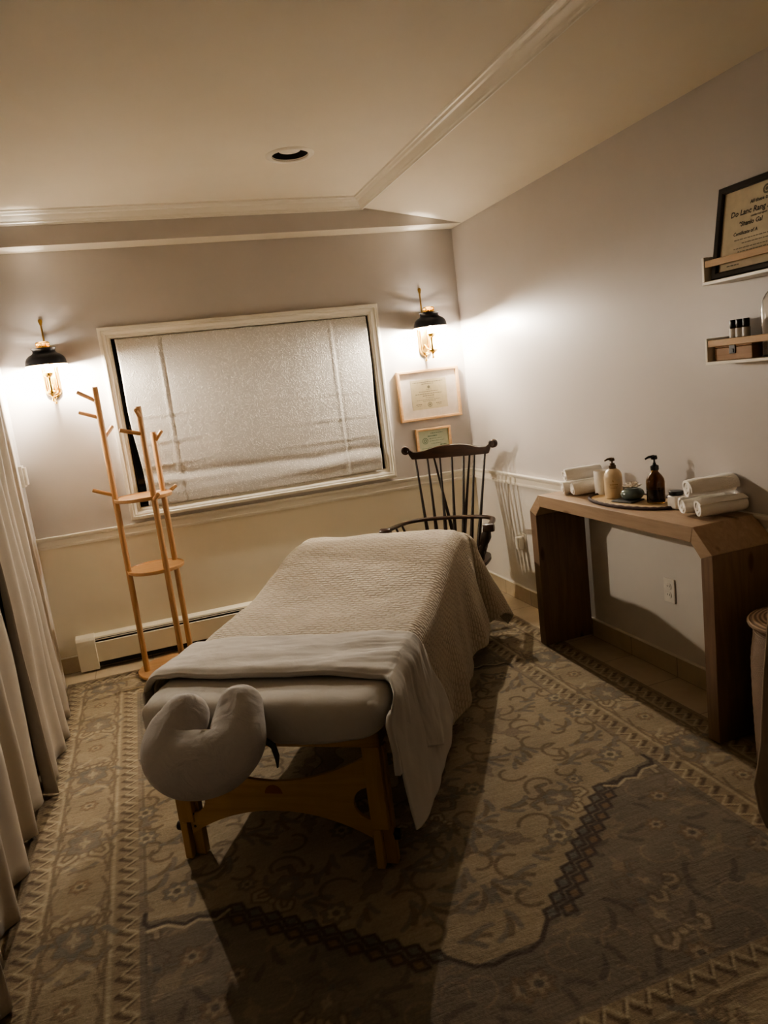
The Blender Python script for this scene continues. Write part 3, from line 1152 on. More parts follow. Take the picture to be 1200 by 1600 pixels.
# fitted sheet over the padded top
def fitted_sheet():
    # perimeter rings: rounded rectangle outline pushed from the top centre over the edge and tucked under
    hx, y0, y1 = .402, -.058, 1.845
    n_ = 260
    def outline(inset, k):
        t = k / n_ * 4
        rr = .07
        w, h = hx - inset, (y1 - y0) / 2 - inset
        a = 2 * PI * k / n_
        # superellipse-like rectangle
        c, s_ = math.cos(a), math.sin(a)
        p = 15.0
        q = (abs(c) ** p + abs(s_) ** p) ** (-1 / p)
        return (w * c * q, (y0 + y1) / 2 + h * s_ * q, a)
    rings = [(.398, 0), (.30, 0), (.18, 0), (.10, 0), (.06, .001), (.035, .005), (.016, .014), (.004, .030), (0.0, .048), (.0, .066), (.0, .084), (.002, .100), (.009, .112)]
    P = []
    for j, (ins, dr) in enumerate(rings):
        row = []
        for k in range(n_ + 1):
            x, y, a = outline(ins, k % n_)
            z = PADZ - dr
            e = j / (len(rings) - 1)
            if dr > 0:
                head = y < .02
                wv = fbm(x * 5 + 3, y * 5, dr * 6)
                z -= (dr / .106) ** 2 * (.012 * math.sin(9 * x + 14 * y + .8) + .012 * wv)
                off = .008 * (dr / .106) * fbm(x * 9, y * 9, dr * 4)
                y += off if head else 0
                x += off * .6
            z += .0035 * fbm(x * 7, y * 9, 2.0) * (1 if dr < .02 else .5)
            row.append((x, y, z))
        P.append(row)
    return tobj('fitted_sheet', P, LINEN, 'light grey fitted sheet stretched over the massage table pad', 'sheet', solid=.003)
fitted_sheet()

# quilt
def quilt():
    A = np.concatenate([np.linspace(-.80, -.36, 40), np.linspace(-.35, .33, 90), np.linspace(.34, 1.0, 70)])
    B = np.concatenate([np.linspace(.15, 1.78, 190), np.linspace(1.79, 2.42, 70)])
    P, UV = [], []
    for bb in B:
        row, uvr = [], []
        # the hem on the right rises a little towards the head
        Lr = .47 + .10 * smooth01((bb - .3) / .9) + .014 * math.sin(bb * 9)
        Lf = .560
        for a in A:
            aa = a
            if a > .345:
                aa = .345 + (a - .345) / (1.0 - .345) * Lr
            b2 = bb
            if bb > 1.86:
                b2 = 1.86 + (bb - 1.86) / (2.42 - 1.86) * Lf
            x, y, z = drape(aa, b2, off=.004, amp=.003 + .020 * smooth01((bb - .6) / .5), flare=.05 + .10 * smooth01((bb - .55) / .9))
            row.append((x, y, z))
            uvr.append((aa, b2))
        P.append(row)
        UV.append(uvr)
    return tobj('quilt', P, QUILT, 'beige matelasse quilt draped over the massage table and its foot bolster', 'quilt', uv=UV, solid=.008)
quilt()

# top sheet folded back over the quilt edge
def topsheet():
    H_ = .345
    def surf(a, v, layer):
        # v in 0..1 from the front fold to the back hem
        d = max(a - H_, 0)
        s0 = lerp(.112, -.075, smooth01(d / .13)) + .006 * math.sin(a * 14)
        s1 = lerp(.425, .52, smooth01(d / .45)) + .010 * smooth01((a + .4) / .8) - .010 * math.cos(a * 5)
        if a < -.2:
            s1 -= .04 * smooth01((-.2 - a) / .3)
        s = lerp(s0, s1, v)
        x, y, z = drape(a, s, off=.022, amp=.007, flare=.075, freq=12)
        roll = math.exp(-(v / .06) ** 2)
        z -= .010 * roll * (1 if d < .03 else 0)
        crease = .004 * fbm(a * 3.2 + s * 7, s * 16 - a * 4, 7) + .003 * math.sin(24 * s - 11 * a + 2 * fbm(a * 3, s * 3))
        edge = smooth01((a - .05) / .3)
        if d < .03:
            z += crease * (.5 + .8 * edge)
        else:
            x += crease * 1.5 * smooth01(d / .1) + .010 * math.sin(v * 6 + 2 + d * 5) * smooth01(d / .3)
        return (x, y, z)
    V = np.linspace(0, 1, 70)
    P = []
    for v in V:
        dend = lerp(.27, .45, smooth01(v)) + .012 * math.sin(v * 9)
        A = np.concatenate([np.linspace(-.56, -.36, 20), np.linspace(-.35, .33, 70), np.linspace(.34, H_ + dend, 60)])
        P.append([surf(a, v, 0) for a in A])
    ret = []
    for dy, dz in ((.035, -.014), (.012, -.013), (.001, -.007)):
        ret.append([(p[0] - (.010 if p[2] < .58 else 0), p[1] + dy, p[2] + dz if p[2] > .60 else p[2]) for p in P[0]])
    P = ret + P
    o = tobj('top_sheet', P, LINEN, 'folded-back linen top sheet across the head of the quilt, hanging at one side', 'sheet', solid=.004)
    # inner layer of the fold showing below the hanging hem: a smooth tongue with a rounded end
    Q = []
    for v in np.linspace(0, 1, 50):
        row = []
        dend = .518 - .060 * max(0, 1 - 2 * v) ** 3 - .045 * max(0, 2 * v - 1) ** 4
        for d in np.linspace(.09, dend, 44):
            s = lerp(-.052, .46 + .23 * smooth01(d / .5), v) + .02 * smooth01(d / .5) * (1 - v)
            x, y, z = drape(H_ + d, s, off=.014, amp=.004, flare=.07 + .05 * v, freq=6)
            x += .010 * math.sin(v * 4 + .6) * smooth01(d / .4)
            row.append((x, y, z))
        Q.append(row)
    tobj('inner_hem', Q, LINEN, None, None, solid=.004, parent=o)
topsheet()

# face cushion on the cradle
def face_cushion():
    b = MB()
    # horseshoe centreline in its own plane: px across, q towards the camera end, opening at q=0
    pts, rad = [], []
    off, q1 = .098, .050
    for k in range(7):
        pts.append((-off + .022 * (1 - k / 6), lerp(-.012, q1, k / 6)))
        rad.append(lerp(.078, .086, k / 6))
    for k in range(1, 18):
        a = PI - PI * k / 18
        pts.append((off * math.cos(a), q1 + off * .80 * math.sin(a)))
        rad.append(.086 + .014 * math.sin(a))
    for k in range(7):
        pts.append((off - .008 * (k / 6), lerp(q1, -.040, k / 6)))
        rad.append(lerp(.086, .070, k / 6))
    # rounded ends
    def ends(p, d, r):
        return [((p[0] + d[0] * r * s_), p[1] + d[1] * r * s_, r * math.sqrt(max(0.02, 1 - s_ * s_))) for s_ in (.35, .62, .82, .94, .995)]
    e0 = ends(pts[0], (0, -1), rad[0])[::-1]
    e1 = ends(pts[-1], (-.05, -1), rad[-1])
    full = [(x, q, r_) for x, q, r_ in e0] + [(p[0], p[1], r_) for p, r_ in zip(pts, rad)] + [(x, q, r_) for x, q, r_ in e1]
    path = [Vector((x, -q, 0)) for x, q, r_ in full]
    b.tube(path, [r_ for x, q, r_ in full], 28, True, flat=.80, up=(0, 0, 1))
    # gentle puckers of the cover
    v2 = []
    for p in b.v:
        v_ = Vector(p)
        k = .0055 * fbm(v_.x * 14, v_.y * 14, v_.z * 14, 3) + .0022 * math.sin(70 * v_.x + 30 * v_.y + 3 * fbm(v_.x * 9, v_.y * 9, 0)) * smooth01((v_.y + .10) / .1)
        n_ = Vector((0, 0, 1)) if v_.z > 0 else Vector((0, 0, -1))
        v2.append(tuple(v_ + n_ * k))
    b.v = v2
    o = b.build('face_cushion', CUSHION, None, smooth=80, sub=1)
    tilt = math.radians(36)
    M = TM @ Matrix.Translation((-.106, -.112, .596)) @ Matrix.Rotation(math.radians(6), 4, 'Z') @ Matrix.Rotation(tilt, 4, 'X')
    o.matrix_world = M
    props(o, 'horseshoe-shaped face cushion in grey cotton cover at the table head', 'cushion')
    b = MB()
    ring = [(x, -q, -.064) for x, q, r_ in full[4:-4]]
    b.tube(ring, .03, 10, True, flat=.3, up=(0, 0, 1))
    b.build('underside_board', GREYSTRAP, o)
face_cushion()

# ================================================================== WINDSOR CHAIR (local: front is -y)
def windsor():
    r = empty('windsor_chair', (-.528, -.632, 0), math.radians(-38), 'dark wooden comb-back armchair with slender spindles in the corner', 'chair')
    seatz = .40
    # saddle seat
    P = []
    nr, na = 10, 40
    b = MB()
    for side in (1, 0):
        for i in range(nr + 1):
            t = i / nr
            row = []
            for k in range(na):
                a = 2 * PI * k / na
                rx, ry = .25, .215
                e = (abs(math.cos(a)) ** 3 + abs(math.sin(a)) ** 3) ** (-1 / 3)
                x, y = rx * e * math.cos(a) * t, ry * e * math.sin(a) * t
                z = seatz + (.0 if side else -.042)
                if side:
                    z += -.014 * (1 - t ** 3) + (.010 * math.exp(-(x / .05) ** 2) if y < -.05 else 0) * t
                if not side and t > .85:
                    z += .018 * (t - .85) / .15
                if side and t > .92:
                    z -= .004
                row.append((x, y, z))
            P.append(row)
        if side:
            top = P
            P = []
    b.grid(top + P[::-1], closed=True)
    b.build('seat', DARKWOOD, r, smooth=50)
    b = MB()
    b.box((-.045, .17, seatz - .038), (.045, .325, seatz - .008))
    b.build('brace_block', DARKWOOD, r, bevel=.006)
    # crest: shallow arc with turned-up scroll ears
    crest_z = 1.045
    def crest_y(x):
        return .335 - .85 * x * x
    n_ = 46
    P = [[] for _ in range(5)]
    for i in range(n_ + 1):
        t = i / n_ * 2 - 1
        x = .284 * t
        at = abs(t)
        top = crest_z + .012 * math.cos(t * PI / .62 * .5) * (1 if at < .62 else 0) - .014 * smooth01((at - .25) / .45) + .040 * smooth01((at - .80) / .2)
        bot = crest_z - .066 + .012 * at ** 2 + .060 * smooth01((at - .86) / .12)
        y = crest_y(x)
        th = .010
        P[0].append((x, y - th, bot))
        P[1].append((x, y - th, top))
        P[2].append((x, y + th, top + .002))
        P[3].append((x, y + th, bot))
        P[4].append((x, y - th, bot))
    b = MB()
    b.grid(P)
    for s_ in (-1, 1):
        x = s_ * .284
        y = crest_y(.284)
        Mx = Matrix.Translation((x - s_ * .002, y, crest_z + .004)) @ Matrix.Rotation(s_ * math.radians(-22), 4, 'Z') @ Matrix.Rotation(PI / 2, 4, 'X')
        b.lathe([(0, -.012), (.014, -.012), (.015, -.015), (.024, -.014), (.027, -.010), (.027, .010), (.024, .014), (.015, .015), (.014, .012), (0, .012)], n=22, M=Mx)
    b.build('crest_rail', DARKWOOD, r, smooth=50, bevel=.002)
    # arm bow: across the back and forward to carved knuckles
    armz = .612
    path = []
    for x, y, z in ((-.305, -.19, armz + .022), (-.298, -.10, armz + .016), (-.285, .03, armz + .008), (-.255, .13, armz + .002), (-.17, .195, armz), (0, .215, armz), (.17, .195, armz), (.255, .13, armz + .002), (.285, .03, armz + .008), (.298, -.10, armz + .016), (.305, -.19, armz + .022)):
        path.append(Vector((x, y, z)))
    def cr(pts, n=6):
        out = []
        for i in range(len(pts) - 1):
            p0, p1, p2, p3 = pts[max(0, i - 1)], pts[i], pts[i + 1], pts[min(len(pts) - 1, i + 2)]
            for k in range(n):
                t = k / n
                out.append(.5 * ((2 * p1) + (p2 - p0) * t + (2 * p0 - 5 * p1 + 4 * p2 - p3) * t * t + (3 * p1 - p0 - 3 * p2 + p3) * t ** 3))
        out.append(pts[-1])
        return out
    sm = cr(path)
    b = MB()
    b.tube(sm, .017, 12, True, flat=.72)
    for s_ in (-1, 1):
        x = s_ * .307
        b.lathe([(0, -.032), (.020, -.032), (.024, -.024), (.024, .024), (.020, .032), (0, .032)], n=18, M=Matrix.Translation((x, -.205, armz + .016)) @ Matrix.Rotation(PI / 2, 4, 'Y'))
    b.build('arm_rail', DARKWOOD, r, smooth=50)
    # back spindles from seat through the arm bow up to the crest
    seat_t = [-.150, -.102, -.052, 0, .052, .102, .150]
    crest_t = [-.228, -.156, -.078, 0, .078, .150, .222]
    for a, c in zip(seat_t, crest_t):
        p0 = Vector((a, .185 - 1.6 * a * a, seatz - .01))
        p1 = Vector((c, crest_y(c), crest_z - .05))
        b = MB()
        k = [0, .12, .28, .42, .7, 1.0]
        b.tube([p0.lerp(p1, t) for t in k], [.010, .0135, .012, .009, .0072, .0062], 10)
        b.build('spindle', DARKWOODZ, r, smooth=60)
    for s_ in (-1, 1):
        p0 = Vector((s_ * .020, .305, seatz - .02))
        p1 = Vector((s_ * .118, crest_y(.118) + .006, crest_z - .05))
        b = MB()
        b.tube([p0.lerp(p1, t) for t in (0, .15, .35, .6, 1)], [.009, .013, .011, .008, .0062], 10)
        b.build('brace_spindle', DARKWOODZ, r, smooth=60)
    # turned arm posts and short side spindles
    for s_ in (-1, 1):
        p0, p1 = Vector((s_ * .205, -.115, seatz - .01)), Vector((s_ * .300, -.178, armz + .012))
        b = MB()
        ks = [0, .08, .2, .32, .40, .46, .52, .62, .78, .92, 1]
        rs = [.014, .019, .028, .024, .016, .024, .016, .026, .031, .020, .016]
        b.tube([p0.lerp(p1, t) for t in ks], rs, 14)
        b.build('arm_post', DARKWOODZ, r, smooth=60)
        for q in (.35, .68):
            p0 = Vector((s_ * lerp(.215, .20, q), lerp(-.115, .105, q), seatz - .01))
            p1 = Vector((s_ * lerp(.300, .268, q), lerp(-.15, .10, q), armz + .006))
            b = MB()
            b.tube([p0.lerp(p1, t) for t in (0, .3, .6, 1)], [.008, .012, .0095, .0065], 10)
            b.build('side_spindle', DARKWOODZ, r, smooth=60)
    # legs and stretchers
    for sx in (-1, 1):
        for sy in (-1, 1):
            p0, p1 = Vector((sx * .15, sy * .125, seatz - .03)), Vector((sx * .235, sy * .215 + .02, .0150))
            b = MB()
            ks = [0, .1, .22, .34, .42, .47, .52, .62, .75, .88, 1]
            rs = [.013, .016, .022, .024, .016, .021, .016, .022, .020, .015, .012]
            b.tube([p0.lerp(p1, t) for t in ks], rs, 14)
            b.build('leg', DARKWOODZ, r, smooth=60)
    for sx in (-1, 1):
        b = MB()
        a0, a1 = Vector((sx * .198, -.165, .17)), Vector((sx * .198, .195, .17))
        b.tube([a0.lerp(a1, t) for t in (0, .3, .5, .7, 1)], [.008, .012, .016, .012, .008], 12)
        b.build('stretcher', DARKWOODZ, r, smooth=60)
    b = MB()
    a0, a1 = Vector((-.19, .015, .17)), Vector((.19, .015, .17))
    b.tube([a0.lerp(a1, t) for t in (0, .3, .5, .7, 1)], [.008, .012, .016, .012, .008], 12)
    b.build('stretcher', DARKWOODZ, r, smooth=60)
windsor()

# ================================================================== CONSOLE TABLE
CX0, CX1 = -.305, -.016
CT = .838
def console():
    y0, y1 = -1.268, -2.552
    r = empty('console_table', ((CX0 + CX1) / 2, (y0 + y1) / 2, 0), 0, 'chunky pine waterfall console table with chamfered corners against the right-hand wall', 'table')
    ox, oy = (CX0 + CX1) / 2, (y0 + y1) / 2
    hx, hy = (CX1 - CX0) / 2, (y0 - y1) / 2
    ch, ti, ci = .094, .058, .052
    zc = CT - .092
    # top slab between the mitres, corner blocks, then legs
    ix = hy - ti
    iz = CT - .060
    b = MB()
    b.prism([(-hy + ch, CT), (hy - ch, CT), (hy - ch - .012, iz), (-hy + ch + .012, iz)], 'x', -hx, hx)
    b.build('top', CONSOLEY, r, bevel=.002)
    for s_ in (-1, 1):
        b = MB()
        b.prism([(s_ * (hy - ch), CT), (s_ * hy, zc), (s_ * ix, zc - .022), (s_ * (hy - ch - .012), iz)], 'x', -hx, hx)
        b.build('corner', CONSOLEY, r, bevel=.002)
        b = MB()
        b.prism([(s_ * hy, zc), (s_ * ix, zc - .022), (s_ * ix, .0150), (s_ * hy, .0150)], 'x', -hx, hx)
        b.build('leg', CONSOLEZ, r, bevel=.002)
console()

# ------------------------------------------------------------------ rolled towels
def towel(name, loc, rz, L, R_, label, seed):
    rr = random.Random(seed)
    b = MB()
    # spiral cross-section in local YZ, extruded along x
    turns, n_ = 2.6, 90
    th = R_ * .30
    spiral_o, spiral_i = [], []
    for k in range(n_ + 1):
        t = k / n_
        a = t * turns * 2 * PI + seed
        ro = lerp(R_ * .20, R_, t ** .8)
        wob = 1 + .05 * math.sin(3 * a + seed) * t
        spiral_o.append((ro * wob * math.cos(a), ro * wob * math.sin(a) * .94))
        ri = max(.001, ro - th * .78)
        spiral_i.append((ri * wob * math.cos(a), ri * wob * math.sin(a) * .94))
    nx = 14
    rows = []
    for i in range(nx + 1):
        x = L * i / nx
        sq = 1 - .10 * (abs(2 * i / nx - 1) ** 6)
        row = []
        for k in list(range(n_ + 1)):
            p = spiral_o[k]
            dx = .006 * math.sin(k * .21 + seed) * (1 if i in (0, nx) else .2)
            row.append((x + dx, p[0] * sq, p[1] * sq + .002 * fbm(x * 14, p[0] * 20, seed)))
        for k in range(n_, -1, -1):
            p = spiral_i[k]
            dx = .006 * math.sin(k * .21 + seed) * (1 if i in (0, nx) else .2)
            row.append((x + dx, p[0] * sq, p[1] * sq))
        rows.append(row)
    b.grid(rows, closed=True)
    m = 2 * (n_ + 1)
    for i in (0, nx):
        o_ = i * m
        fs = []
        for k in range(n_):
            fs.append((o_ + k, o_ + k + 1, o_ + m - 2 - k, o_ + m - 1 - k))
        b.f += fs
        b.m += [0] * len(fs)
    o = b.build(name, TOWEL, None, smooth=70)
    # solid core so the roll is full
    b = MB()
    b.tube([(.006, 0, 0), (L - .006, 0, 0)], R_ * .5, 16)
    b.build('rolled_core', TOWEL, o)
    o.location = loc
    o.rotation_euler = (0, 0, rz)
    return props(o, label, 'towel', 'rolled white towels on the console')
g = CT + .002
towel('rolled_towel', (-.222, -1.462, g + .036), math.radians(-6), .185, .038, 'white rolled towel at lower back of the far stack, beside the chair', 1)
towel('rolled_towel', (-.218, -1.545, g + .036), math.radians(-4), .190, .038, 'white rolled towel in the far stack, lower one nearest the cup', 2)
towel('rolled_towel', (-.226, -1.500, g + .101), math.radians(-5), .195, .040, 'white rolled towel on top of the far stack beside the lotion bottle', 3)
towel('rolled_towel', (-.202, -2.288, g + .038), math.radians(-6), .190, .040, 'white rolled towel in the near stack, lower one beside the black-lidded jar', 4)
towel('rolled_towel', (-.202, -2.374, g + .038), math.radians(-9), .200, .041, 'white rolled towel in the near stack, lower one at the console corner', 5)
towel('rolled_towel', (-.208, -2.325, g + .112), math.radians(-8), .205, .045, 'white rolled towel on top of the near stack beside the amber bottle', 6)

# ------------------------------------------------------------------ things on the console
r = props(MB().lathe([(0, 0), (.030, 0), (.034, .003), (.0365, .115), (.035, .118), (.033, .115), (.030, .008), (0, .008)], n=36).build('ceramic_cup', CERAMICW, None), 'plain white ceramic cup behind the cream lotion bottle', 'cup')
r.location = (-.112, -1.640, g)

def mat_oval():
    o = empty('woven_placemat', (-.140, -1.900, g), math.radians(4), 'oval straw placemat with dark braided rim under the bottles', 'placemat')
    b = MB()
    b.lathe([(0, .006), (.93, .006), (.93, .001), (0, .001)], n=64, sx=.128, sy=.262)
    b.build('coiled_straw', STRAW, o)
    b = MB()
    pts = [(.124 * math.cos(2 * PI * k / 72), .255 * math.sin(2 * PI * k / 72), .005 + .001 * (k % 2)) for k in range(73)]
    b.tube(pts, [.0068 + .0012 * (k % 2) for k in range(73)], 8, False)
    b.build('braided_rim', RATTANEDGE, o)
mat_oval()
gm = g + .0075

def pump_head(r, z, mat, s=1.0, long=.034, ang=200):
    a = math.radians(ang)
    dx, dy = math.cos(a), math.sin(a)
    b = MB()
    b.tube([(0, 0, z), (0, 0, z + .016 * s)], .0032 * s, 8)
    b.build('stem', mat, r)
    b = MB()
    b.lathe([(.0, z + .012 * s), (.010 * s, z + .013 * s), (.011 * s, z + .018 * s), (.009 * s, z + .026 * s), (0, z + .027 * s)], n=18)
    b.tube([(0, 0, z + .023 * s), (dx * long * .6, dy * long * .6, z + .0225 * s), (dx * long, dy * long, z + .017 * s)], [.0055 * s, .0042 * s, .003 * s], 10)
    b.build('pump_nozzle', mat, r)

r = empty('lotion_bottle', (-.148, -1.780, gm), 0, 'cream lotion bottle with brown pump top on the placemat', 'bottle')
b = MB()
b.lathe([(0, 0), (.037, 0), (.040, .004), (.0405, .095), (.038, .112), (.030, .126), (.020, .133), (.015, .136), (.0, .136)], n=36)
b.build('bottle_body', LOTION, r)
b = MB()
b.lathe([(0, .135), (.016, .135), (.0165, .150), (.012, .153), (.011, .160), (0, .161)], n=24)
b.build('collar', BROWNPL, r)
pump_head(r, .156, BROWNPL, 1.1, .036, 170)
b = MB()
def curved_mark(b, a0, a1, z, h, R_, n=6):
    rows = []
    for zz in (z - h / 2, z + h / 2):
        rows.append([(R_ * math.cos(lerp(a0, a1, k / n)), R_ * math.sin(lerp(a0, a1, k / n)), zz) for k in range(n + 1)])
    b.grid(rows)
view = math.radians(235)
R_ = .0410
rr = random.Random(3)
a = view - .42
while a < view + .42:
    L = rr.uniform(.05, .13)
    curved_mark(b, a, a + L, .066, .0042, R_)
    a += L + .03
curved_mark(b, view - .48, view + .48, .057, .0012, R_)
a = view - .35
while a < view + .35:
    L = rr.uniform(.05, .1)
    curved_mark(b, a, a + L, .051, .0026, R_)
    a += L + .03
for k in range(5):
    curved_mark(b, view - .11 + .028 * k, view - .095 + .028 * k + .01, .083 + .004 * math.sin(k * 1.57), .006, R_)
b.build('label_print', GOLDTEXT, r, smooth=0, fix=False)

r = empty('amber_pump_bottle', (-.112, -2.025, gm), 0, 'amber glass bottle with black pump dispenser on the placemat', 'bottle')
b = MB()
b.lathe([(0, 0), (.035, 0), (.038, .003), (.0385, .092), (.036, .104), (.028, .118), (.018, .130), (.0145, .134), (.0145, .144), (.0125, .144), (.0125, .134), (.026, .116), (.0345, .1), (.036, .09), (.036, .006), (0, .006)], n=36)
b.build('bottle_body', AMBER, r)
b = MB()
b.lathe([(0, .010), (.034, .010), (.034, .060), (0, .060)], n=28)
b.build('oil', plain('oil', (.075, .035, .008, 1), .3), r)
b = MB()
b.lathe([(0, .142), (.0165, .142), (.0175, .146), (.0175, .160), (.015, .162), (.008, .166), (.006, .174), (0, .175)], n=24)
b.build('collar', BLACKPL, r)
pump_head(r, .172, BLACKPL, 1.25, .040, 165)

r = MB().box((-.046, -.055, 0), (.046, .055, .006)).build('slate_coaster', SLATE, None, bevel=.002)
r.location = (-.160, -1.895, gm)
r.rotation_euler = (0, 0, .25)
props(r, 'dark grey slate tile under the round green pot', 'coaster')
r = empty('diffuser_pot', (-.142, -1.905, gm + .007), 0, 'squat green glazed pot topped with a white porcelain flower', 'diffuser')
b = MB()
b.lathe([(0, 0), (.028, 0), (.042, .006), (.050, .018), (.0515, .026), (.047, .038), (.036, .046), (.026, .049), (.024, .047), (0, .044)], n=40)
b.build('pot', CELADON, r)
b = MB()
for ring, (npet, L, tilt, z) in enumerate(((11, .043, 12, .050), (10, .034, 30, .053), (8, .024, 52, .056))):
    for k in range(npet):
        a = 2 * PI * k / npet + ring * .3
        Mx = Matrix.Translation((0, 0, z)) @ Matrix.Rotation(a, 4, 'Z') @ Matrix.Rotation(math.radians(-tilt), 4, 'Y')
        rows = []
        for i in range(7):
            t = i / 6
            w = .0085 * math.sin(PI * min(1, .12 + t * .88)) * (1 if t < .95 else .5)
            rows.append([tuple(Mx @ Vector((t * L, s_ * w, .004 * t * t + .0025 * abs(s_) - .001))) for s_ in (-1, 0, 1)])
        b.grid(rows)
b.lathe([(0, .054), (.008, .055), (.006, .064), (0, .066)], n=12)
b.build('flower', FLOWERW, r, smooth=60, solid=.0012)

r = empty('lidded_jar', (-.118, -2.158, g), 0, 'small white jar with black lid between amber bottle and near towels', 'jar')
b = MB()
b.box((-.026, -.026, 0), (.026, .026, .056))
b.build('jar_body', CERAMICW, r, bevel=.006)
b = MB()
b.lathe([(0, .057), (.027, .057), (.028, .060), (.028, .072), (.026, .074), (0, .074)], n=28)
b.build('lid', BLACKPL, r)

# ================================================================== PICTURE LEDGES
def ledge(zb, zt, label, railz):
    r = empty('picture_ledge', (0, -2.336, zb), 0, label, 'shelf', 'picture ledges on the right-hand wall')
    L = .62
    H = zt - zb
    b = MB()
    b.box((-.104, -L, 0), (0, -.0, .012))
    b.build('bottom_board', TRIM, r, bevel=.0015)
    for y in (-.012, -L):
        b = MB()
        b.box((-.104, y, .012), (0, y + .012, H))
        b.build('end_panel', TRIM, r, bevel=.0015)
    b = MB()
    b.box((-.102, -L + .012, railz - zb), (-.088, -.013, railz - zb + .024))
    b.build('front_rail', RAILWOOD, r, bevel=.002)
ledge(1.703, 1.803, 'upper white picture ledge with wooden front rail, holding a dark framed certificate', 1.765)
ledge(1.412, 1.510, 'lower white picture ledge with wooden front rail, holding a wooden box', 1.478)

# certificate leaning on the upper ledge
def leaning_cert():
    W, Hh = .42, .318
    lean = math.atan2(.052, Hh)
    M = Matrix.Translation((-.072, -2.362, 1.7165)) @ Matrix.Rotation(-PI / 2, 4, 'Z') @ Matrix.Rotation(-lean, 4, 'X')
    # local: x to the right of the picture, z up, front is -y
    r = empty('ledge_certificate', (0, 0, 0), 0, 'dark framed cream certificate leaning on the upper ledge', 'framed certificate')
    r.matrix_world = M
    fw = .022
    b = MB()
    b.rectsweep(0, W, 0, Hh, [(0, .004), (0, -.016), (.003, -.018), (fw - .004, -.016), (fw, -.012), (fw, .0)])
    b.build('frame', ESPRESSO, r, smooth=30)
    b = MB()
    b.box((fw - .004, -.004, fw - .004), (W - fw + .004, .002, Hh - fw + .004))
    p = b.build('certificate', PAPERDIM, r, smooth=0)
    T = Matrix.Translation((0, -.0048, 0)) @ Matrix.Rotation(PI / 2, 4, 'X')
    lines = [
        ('All these to', .142, .236, .017, 'LEFT'),
        ('Do Lanc Rang A', .058, .205, .027, 'LEFT'),
        ('conferred upon', .150, .190, .011, 'LEFT'),
        ('"Shanlo Gal', .100, .167, .022, 'LEFT'),
        ('Certificate of A', .078, .138, .017, 'LEFT'),
    ]
    text_mesh('lettering', lines, INK, p, T)
    b = MB()
    y = -.0048
    for z, x0, x1 in ((.122, .085, .34), (.108, .120, .30), (.092, .085, .34), (.080, .105, .32)) :
        squiggles(b, x0, x1, z, y, .0028, seed=int(z * 1000 + x0 * 100))
    b.build('small_print', INKGREY, p, smooth=0)
    for z, x0, x1 in ((.038, .060, .115), (.040, .27, .36)):
        b = MB()
        squiggles(b, x0, x1, z, y, .004, seed=int(x0 * 100))
        b.build('signature', INKGREY, p, smooth=0)
    b = MB()
    b.lathe([(.010, 0), (.016, 0), (.016, .0005), (.010, .0005), (.010, 0)], n=20, M=Matrix.Translation((W / 2, y, .268)) @ Matrix.Rotation(PI / 2, 4, 'X'))
    b.lathe([(0, 0), (.006, 0), (.006, .0005), (0, .0005)], n=12, M=Matrix.Translation((W / 2, y, .268)) @ Matrix.Rotation(PI / 2, 4, 'X'))
    b.build('seal', INKGREY, p, smooth=0)
leaning_cert()

# wooden box, vials and glass bottle on the lower ledge
ZB2 = 1.412 + .0125
r = empty('wooden_box', (-.046, -2.447, ZB2), 0, 'small wooden box with dark clasp inside the lower ledge', 'box')
b = MB()
b.box((-.034, -.088, 0), (.034, .088, .046))
b.build('box_body', BOXWOOD, r, bevel=.002)
b = MB()
b.box((-.034, -.088, .047), (.034, .088, .064))
b.build('lid', BOXWOOD, r, bevel=.002)
b = MB()
b.box((-.038, -.014, .022), (-.0345, .014, .060))
b.box((-.041, -.008, .026), (-.038, .008, .040))
b.build('clasp', BLACKPL, r, bevel=.001)
zv = ZB2 + .0648
v0 = None
for k, (y, lab) in enumerate(((-2.418, 'small oil vial with black cap on the wooden box, farthest from the glass bottle'),
                              (-2.447, 'small oil vial with black cap on the wooden box, middle of three'),
                              (-2.478, 'small oil vial with black cap on the wooden box, closest to the glass bottle'))):
    if v0 is None:
        v0 = empty('oil_vial', (0, 0, 0), 0, lab, 'vial', 'oil vials on the wooden box')
        b = MB()
        b.lathe([(0, 0), (.0125, 0), (.0132, .002), (.0132, .044), (.010, .050), (.008, .052), (0, .052)], n=24)
        b.build('vial_body', AMBER, v0)
        b = MB()
        b.lathe([(.0134, .014), (.0138, .014), (.0138, .046), (.0134, .046), (.0134, .014)], n=24)
        b.build('paper_label', CERAMICW, v0)
        b = MB()
        b.lathe([(0, .050), (.0115, .050), (.0122, .052), (.0122, .074), (.011, .077), (0, .077)], n=24)
        b.build('cap', BLACKPL, v0)
        o = v0
    else:
        o = copy_tree(v0)
        o['label'] = lab
    o.location = (-.046, y, zv)
b = MB()
b.lathe([(r_ * .83, z_) for r_, z_ in [(0, 0), (.046, 0), (.049, .004), (.049, .165), (.044, .192), (.030, .213), (.018, .222), (.014, .226), (.0115, .224), (.028, .208), (.041, .188), (.0455, .163), (.0455, .008), (0, .006)]], n=40)
r = props(b.build('glass_bottle', CLEAR, None), 'clear glass bottle at the end of the lower ledge, cut by the frame', 'bottle')
r.location = (-.045, -2.600, ZB2)

